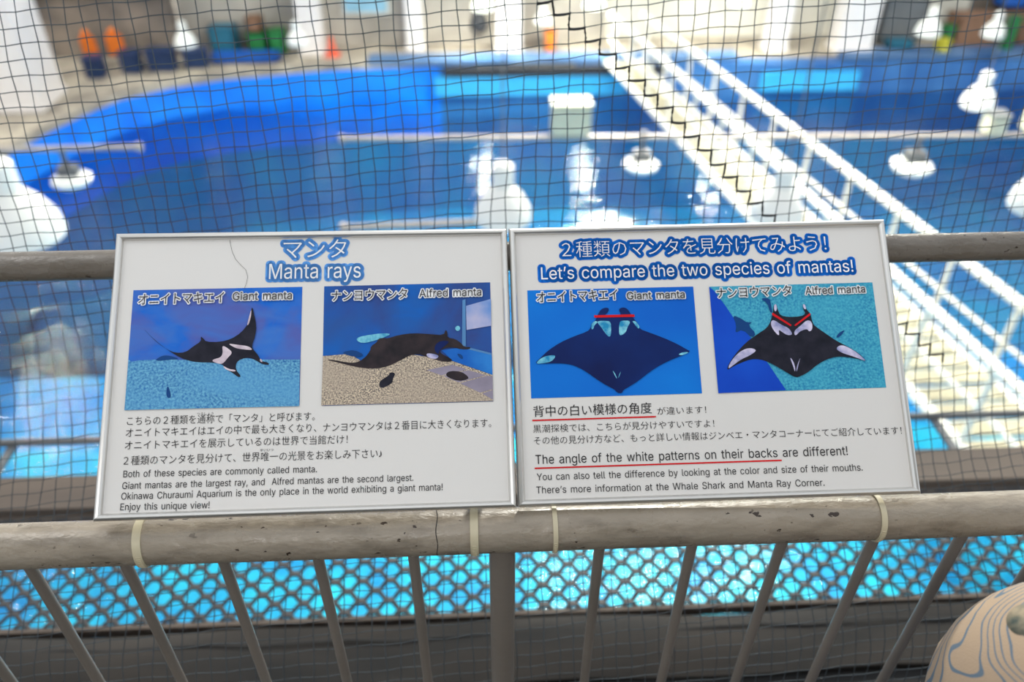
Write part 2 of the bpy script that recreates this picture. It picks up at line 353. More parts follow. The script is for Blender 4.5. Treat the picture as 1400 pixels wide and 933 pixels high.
part('body', MB().lathe((0, 0, 0), [(.04, 0), (.14, .06), (.17, .2), (.12, .36), (.04, .42)], 16), 'dark', t, smooth=60); part('strap', MB().tube([(-.06, 0, .38), (-.03, 0, .6), (.03, 0, .6), (.06, 0, .38)], .012, 6), 'dark', t)
crate(1.55, 16.5, .2, .2, .42, 'orange', 'small orange container right of the white pillar near the bridge', name='container', cat='container')
crate(8.75, 16.35, .5, .3, .16, 'teal', 'flat teal tray right of the wide white pillar', .68, 'tray', 'tray')
crate(8.9, 16.95, .9, .5, .9, 'lamp_grey', 'grey cabinet box right of the wide white pillar', name='cabinet', cat='cabinet')
crate(9.55, 16.1, .22, .2, .3, 'yellow', 'yellow bucket under the right-hand row of lamps', name='bucket', cat='bucket')
crate(9.8, 16.5, .22, .2, .45, 'green', 'green bottle crate beside the yellow bucket')
crate(10.4, 16.7, .9, .5, .62, 'brown', 'brown carton left of the green bag on the right deck', name='carton', cat='box')
crate(11.4, 16.8, .8, .5, .58, 'brown', 'brown carton right of the green bag on the right deck', name='carton', cat='box')
crate(10.93, 16.2, .2, .2, .7, 'green', 'tall green bag between the brown cartons', name='sack', cat='bag')
crate(11.35, 17.2, .5, .4, .5, 'blue', 'blue box on top of the brown carton at the right', 1.25, 'box', 'box')
crate(13.2, 16.6, 2.4, .9, 1.5, 'dark', 'dark machine cabinet at the far right of the deck', name='machine_cabinet', cat='cabinet')

# ------------------------------------------------------------------ pipes with lamps over the water
def high_bay(x, y, z, dia, stem, label, group=None, lit=False, ballast=True):
    """white bell reflector hanging from a stem; z = height of the shade's lower rim"""
    t = thing('hanging_lamp', label, 'lamp', (x, y, z), group); R_ = dia / 2
    part('shade', MB().lathe((0, 0, 0), [(R_, 0), (R_ * 1.02, R_ * .12), (R_ * .96, R_ * .5), (R_ * .72, R_ * .95), (R_ * .45, R_ * 1.25), (R_ * .34, R_ * 1.35)], 28), 'bulb_soft' if lit else 'lamp_white', t, smooth=40)
    part('ballast', MB().lathe((0, 0, R_ * 1.35), [(R_ * .36, 0), (R_ * .38, R_ * .1), (R_ * .38, R_ * .7), (R_ * .2, R_ * .85)], 18), 'lamp_grey' if ballast else 'lamp_white', t, smooth=40)
    if stem: part('stem', MB().tube([(0, 0, R_ * 2.1), (0, 0, R_ * 2.1 + stem)], .007, 8), 'lamp_grey', t)
    part('bulb', MB().lathe((0, 0, -.02), [(R_ * .3, 0), (R_ * .7, .01), (R_ * .7, .02)], 16), 'bulb_bright' if lit else 'bulb', t)
    return t
def wide_lamp(x, y, z, dia, stem, label):
    t = thing('hanging_lamp', label, 'lamp', (x, y, z)); R_ = dia / 2
    part('shade', MB().lathe((0, 0, 0), [(R_ * .74, 0), (R_ * .98, R_ * .22), (R_, R_ * .34), (R_ * .7, R_ * .55), (R_ * .4, R_ * .6)], 8), 'lamp_white', t, smooth=40)
    part('ballast', MB().box((0, 0, R_ * .78), (R_ * .9, R_ * .7, R_ * .5)), 'lamp_grey', t, bevel=.01)
    part('bracket', MB().tube([(0, 0, R_ * 1.0), (0, 0, R_ * 1.0 + stem)], .03, 8), 'lamp_grey', t)
    part('bulb', MB().lathe((0, 0, -.02), [(R_ * .3, 0), (R_ * .5, .01), (R_ * .5, .02)], 16), 'bulb_soft', t)
def pipe(x0, y0, z0, x1, y1, z1, r, label):
    t = thing('lamp_pipe', label, 'pipe', ((x0 + x1) / 2, (y0 + y1) / 2, 0)); mx_, my = (x0 + x1) / 2, (y0 + y1) / 2
    part('tube', MB().tube([(x0 - mx_, y0 - my, z0), (x1 - mx_, y1 - my, z1)], r, 12), 'pipe_bg', t, smooth=40)
    for k, (x, y, z) in enumerate(((x0, y0, z0), (x1, y1, z1))): part('end_cap', MB().lathe((x - mx_, y - my, z - r * 1.2), [(r * 1.2, 0), (r * 1.3, r), (r * 1.2, 2.4 * r)], 12), 'pipe_bg', t, smooth=40)

pipe(-9.5, 8.2, 2.32, -3.62, 8.2, 2.36, .032, 'pale lamp pipe ending over the left part of the pool')
pipe(-1.45, 8.2, 2.42, 12.5, 8.2, 2.27, .03, 'long pale lamp pipe crossing the middle of the pool')
pipe(-1.03, 5.4, 2.92, .1, 5.4, 2.95, .026, 'short pale lamp pipe just above the left sign')
wide_lamp(-4.45, 8.2, 1.93, .44, .22, 'white floodlight under the left lamp pipe')
wide_lamp(1.84, 8.2, 2.0, .42, .24, 'white floodlight under the long pipe, left of the footbridge')
wide_lamp(4.97, 8.2, 1.92, .48, .16, 'white floodlight under the long pipe, right of the footbridge')
high_bay(.19, 5.4, 2.97, .43, 1.2, 'large white bell lamp right above the joint of the two signs', ballast=False)
high_bay(-2.98, 4.7, 3.30, .50, 1.2, 'large white bell lamp at the left edge above the railing', ballast=False)
high_bay(2.32, 5.4, 2.94, .40, 1.2, 'large white bell lamp before the footbridge handrail', ballast=False)
high_bay(3.86, 4.7, 3.36, .42, 1.2, 'large white bell lamp cut by the right edge of the view', ballast=False)
FL = 'bell lamps hanging far behind the pool'
high_bay(-5.37, 15.4, 1.16, .40, .9, 'white bell lamp before the beige wall, left one of two over the far deck', FL, ballast=False)
high_bay(-3.30, 15.4, 1.17, .38, .9, 'white bell lamp in front of the narrow white pillar on the far deck', FL, ballast=False)
high_bay(7.96, 14, 1.66, .42, .9, 'white bell lamp right of the wide white pillar', FL, ballast=False)
high_bay(9.15, 14, 1.62, .38, .9, 'white bell lamp over the blue box at the far right', FL, ballast=False)
high_bay(6.67, 10, 1.96, .42, .7, 'white bell lamp over the water at the right, below the brown cartons', FL, ballast=False)
high_bay(5.0, 15.5, 1.78, .36, .6, 'lit bell lamp at the top, right of the footbridge', 'lit lamps at the top', lit=True)
high_bay(.18, 15.5, 1.74, .40, .6, 'lit bell lamp at the top, above the white pillar left of the bridge', 'lit lamps at the top', lit=True)
high_bay(2.26, 15.5, 1.76, .40, .6, 'lit bell lamp at the top, at the far end of the footbridge', 'lit lamps at the top', lit=True)
high_bay(1.35, 16.0, 1.34, .32, .9, 'small white bell lamp between two lit lamps', FL, ballast=False)
for k, (x, y, l) in enumerate(((1.3, 9.1, 'over the middle of the pool, left of the bridge'), (3.2, 8.9, 'over the middle of the footbridge'), (5.2, 8.9, 'over the pool right of the footbridge'), (-9.9, 14.6, 'over the left deck, farther one'), (-9.7, 12.6, 'over the left deck, nearer one'), (2.2, 10.2, 'behind the first two rows, left of the bridge'), (4.1, 10.3, 'behind the first two rows, over the bridge'), (2.6, 8.0, 'nearest of all, left of the bridge'), (4.3, 7.9, 'nearest of all, over the bridge'))):
    high_bay(x, y, 6.8, .6, 1.5, 'unseen glint lamp added above the view ' + l, 'unseen lamps added for glints', lit=True)  # unseen lamps added so the ripples catch bright glints
t = thing('junction_box', 'cream box standing on the long lamp pipe', 'box', (1.02, 8.2, 2.452)); part('case', MB().box((0, 0, .17), (.42, .26, .33)), 'cream', t, bevel=.02); part('lid', MB().box((0, 0, .345), (.44, .28, .025)), 'cream', t, bevel=.008)
t = thing('junction_box', 'yellow-cream box standing on the long lamp pipe at the right edge', 'box', (6.3, 8.2, 2.375)); part('case', MB().box((0, 0, .19), (.36, .26, .36)), 'cream', t, bevel=.02); part('lid', MB().box((0, 0, .38), (.38, .28, .025)), 'cream', t, bevel=.008)
t = thing('junction_box', 'small mottled cream box hanging on the long lamp pipe', 'box', (5.75, 8.2, 2.38)); part('case', MB().box((0, 0, .11), (.2, .2, .22)), 'cream', t, bevel=.015); part('lid', MB().box((0, 0, .22), (.22, .22, .02)), 'lamp_grey', t)


# ------------------------------------------------------------------ the footbridge
BR = thing('footbridge', 'white footbridge with railings running diagonally over the water', 'bridge', (0, 0, 0))
BA, BB = Vector((2.62, 15.6)), Vector((4.86, 2.6)); AA, AB = Vector((3.22, 15.6)), Vector((5.86, 2.6))
def L3(a, b_, t, z): p = a + (b_ - a) * t; return (p.x, p.y, z)
ZT, ZC, ZM = 1.6, .68, 1.14
for a, b_ in ((BA, BB), (AA, AB)):
    part('handrail', MB().tube([L3(a, b_, 0, ZT), L3(a, b_, 1, ZT)], .055, 10), 'bridge', BR, smooth=50)
    part('chord', MB().tube([L3(a, b_, 0, ZC), L3(a, b_, 1, ZC)], .06, 10), 'bridge', BR, smooth=50)
    part('mid_rail', MB().tube([L3(a, b_, 0, ZM), L3(a, b_, 1, ZM)], .025, 8), 'bridge', BR, smooth=50)
    for k in range(14):
        t_ = (k + .35) / 14; part('post', MB().tube([L3(a, b_, t_, ZC), L3(a, b_, t_, ZT)], .032, 8), 'bridge', BR, smooth=50)
slat_me = {}
for k in range(52):
    t_ = (k + .5) / 52; p = BA + (BB - BA) * t_; q = AA + (AB - AA) * t_; c = (p + q) / 2; d = q - p
    part('plank', MB().box((0, 0, 0), (d.length - .08, .19, .04), math.atan2(d.y, d.x)), 'bridge_deck', BR, rel=(c.x, c.y, ZC + .03 + (k % 3) * .004))

struct('ceiling_shade', MB().box((0, -3.0, E(1.7)), (12, 4.4, .14)), 'wall')  # unseen roof slab, added to shade the near side
struct('wall_front', MB().box((0, -5.2, E(.05)), (12, .14, 3.3)), 'wall')
# ------------------------------------------------------------------ viewing catwalk: floor, kerb, grating, beams
Z0 = E(-1.58)
struct('floor_catwalk', MB().box((0, -1.0, Z0 - .08), (7, 3.72, .16)), 'floor')
kb = thing('kerb', 'low shade-toned concrete kerb with a crack, behind the railing', 'kerb', (0, .95, Z0))
mb = MB(); N = 60
prof = [(-.09, -.1), (-.09, .008), (-.04, .014), (0.015, .012), (.058, .004), (.07, -.02), (.07, -.1)]
vs = []
for i in range(N + 1):
    x = -3.2 + 6.4 * i / N
    for y, z in prof: vs.append((x, y + .004 * math.sin(x * 9) + .003 * random.random(), z + .003 * random.random() + .0035 * math.sin(x * 5 + y * 30)))
n = len(prof); mb.add(vs, [(i * n + k, i * n + k + 1, (i + 1) * n + k + 1, (i + 1) * n + k) for i in range(N) for k in range(n - 1)])
part('body', mb, 'kerb', kb, smooth=50)
mb = MB(); mb.tube([(-3.1 + .1 * i, .018 + .004 * math.sin(i * 2.1), .0145) for i in range(63)], [.0022 + .002 * random.random() for i in range(63)], 5, flat=.5); part('crack', mb, 'black', kb, label='dark crack along the top of the kerb')
for k, (y, m, w_, z) in enumerate(((.80, 'kerb', .05, -.01), (.70, 'floor', .07, .0))):
    solid('floor_step', MB().box((0, 0, 0), (6.4, w_, .05)), m, ['worn concrete ledge between the kerb and the dark gap', 'dark ledge nearest the balusters at the foot of the kerb'][k], 'ledge', (0, y, Z0 + z), bevel=.006)
gr = thing('grating', 'expanded metal grating strip with the bright water showing through', 'grating', (0, 1.19, Z0))
mb = MB(); cx, cy = .064, .0268; rows = 11
for j in range(rows + 1):
    y = -.155 + j * cy; pts = []
    for i in range(-56, 57):
        s_ = 1 if (i + j) % 2 == 0 else -1
        x = i * cx / 2
        pts += [(x - .009, y + s_ * cy * .27, .004 * s_), (x + .009, y + s_ * cy * .27, .004 * s_)]
    mb.tube(pts, .0062, 5, flat=.55)
st = part('mesh_strands', mb, 'grating', gr); st['kind'] = 'stuff'
for y in (-.16, .165): part('edge_bar', MB().box((0, y, -.012), (6.2, .012, .03)), 'beam', gr)
solid('channel_beam', MB().box((0, 0, .02), (6.4, .11, .012)).box((0, -.05, -.03), (6.4, .012, .1)).box((0, .05, -.03), (6.4, .012, .1)), 'beam', 'brown-grey steel channel beam along the outer edge of the grating', 'beam', (0, 1.41, Z0))
t = thing('guard_cable', 'thin grey pipe running just beyond the steel channel beam', 'pipe', (0, 1.62, Z0)); part('tube', MB().tube([(-3.2, 0, 0), (3.2, 0, 0)], .011, 10), 'lamp_grey', t, smooth=50)
for x in (-2.6, -1.3, 1.3, 2.6): part('bracket', MB().box((x, -.08, -.01), (.02, .17, .012)), 'lamp_grey', t)

# ------------------------------------------------------------------ railing
LY, LZ, UY, UZ = .554, E(-.6931), .7894, E(-.4925)
RL, RU = .0243, .017
rail = thing('railing', 'grey-beige painted pipe railing carrying the two signs', 'railing', (0, LY, Z0))
def wob(x): return .0006 * math.sin(x * 11) 
part('lower_rail', MB().tube([(x * .1, 0, LZ - Z0 + wob(x * .1)) for x in range(-20, 21)], RL, 40), 'rail', rail, smooth=60, label='thick chipped lower rail of the railing')
part('upper_rail', MB().tube([(x * .1, UY - LY, UZ - Z0) for x in range(-20, 21)], RU, 32), 'rail2', rail, smooth=60, label='thinner upper rail behind the signs')
mb = MB(); mb.tube([(-.052 + .0008 * math.sin(5 * a), RL * math.cos(a), LZ - Z0 + RL * math.sin(a)) for a in [k * 2 * math.pi / 40 for k in range(40)]], .00045, 5, closed=True); part('weld_seam', mb, 'black', rail)
for k in range(-12, 14):
    if k == 0: continue
    x = .0225 + k * .1039 + (.0015 * math.sin(k * 3.3))
    part('baluster', MB().tube([(x, 0, .0), (x, 0, LZ - Z0 - RL * .7)], .0062, 16), 'baluster', rail, smooth=50)
part('post', MB().tube([(.0175, .0, 0), (.0175, 0, LZ - Z0 - RL * .6)], .0148, 24), 'baluster', rail, smooth=50)
for x in (-1.5, .0175, 1.5): part('arm', MB().tube([(x, .012, LZ - Z0), (x, .12, LZ - Z0 - .02), (x, UY - LY, UZ - Z0 - .01)], .009, 10), 'baluster', rail, smooth=50)
part('bottom_rail', MB().tube([(-2, 0, .06), (2, 0, .06)], .012, 14), 'baluster', rail, smooth=50)

# ------------------------------------------------------------------ zip ties round the lower rail
def zip_tie(x, wd, tilt, label):
    t = thing('cable_tie', label, 'cable tie', (x, LY, LZ)); t.rotation_euler = (0, 0, math.radians(tilt))
    n = 36; mb = MB(); r0, r1 = RL + .0004, RL + .0018
    vs = []
    for k in range(n):
        a = 2 * math.pi * k / n
        for xx, r in ((-wd / 2, r0), (-wd / 2, r1), (wd / 2, r1), (wd / 2, r0)): vs.append((xx, r * math.cos(a), r * math.sin(a)))
    mb.add(vs, [(k * 4 + q, k * 4 + (q + 1) % 4, ((k + 1) % n) * 4 + (q + 1) % 4, ((k + 1) % n) * 4 + q) for k in range(n) for q in range(4)])
    part('band', mb, 'tie', t, smooth=40)
    part('head', MB().box((0, RL + .004, -.004), (wd * 1.5, .006, .009)), 'tie', t, bevel=.001)
    mb = MB()
    for k in range(-4, 18): a = math.radians(190 + k * 6); mb.box((0, (r1 + .0001) * math.cos(a), (r1 + .0001) * math.sin(a)), (wd * .5, .0007, .0007))
    part('ridges', mb, 'tie', t)

zip_tie(-.364, .0085, 6, 'wide nylon cable tie round the lower rail, under the left end of the left sign')
zip_tie(-.0125, .0085, 0, 'nylon cable tie round the lower rail, left of the joint of the signs')
zip_tie(.0735, .0050, 0, 'narrow nylon cable tie round the lower rail, right of the joint of the signs')
zip_tie(.4285, .0060, -3, 'narrow nylon cable tie round the lower rail, under the right end of the right sign')


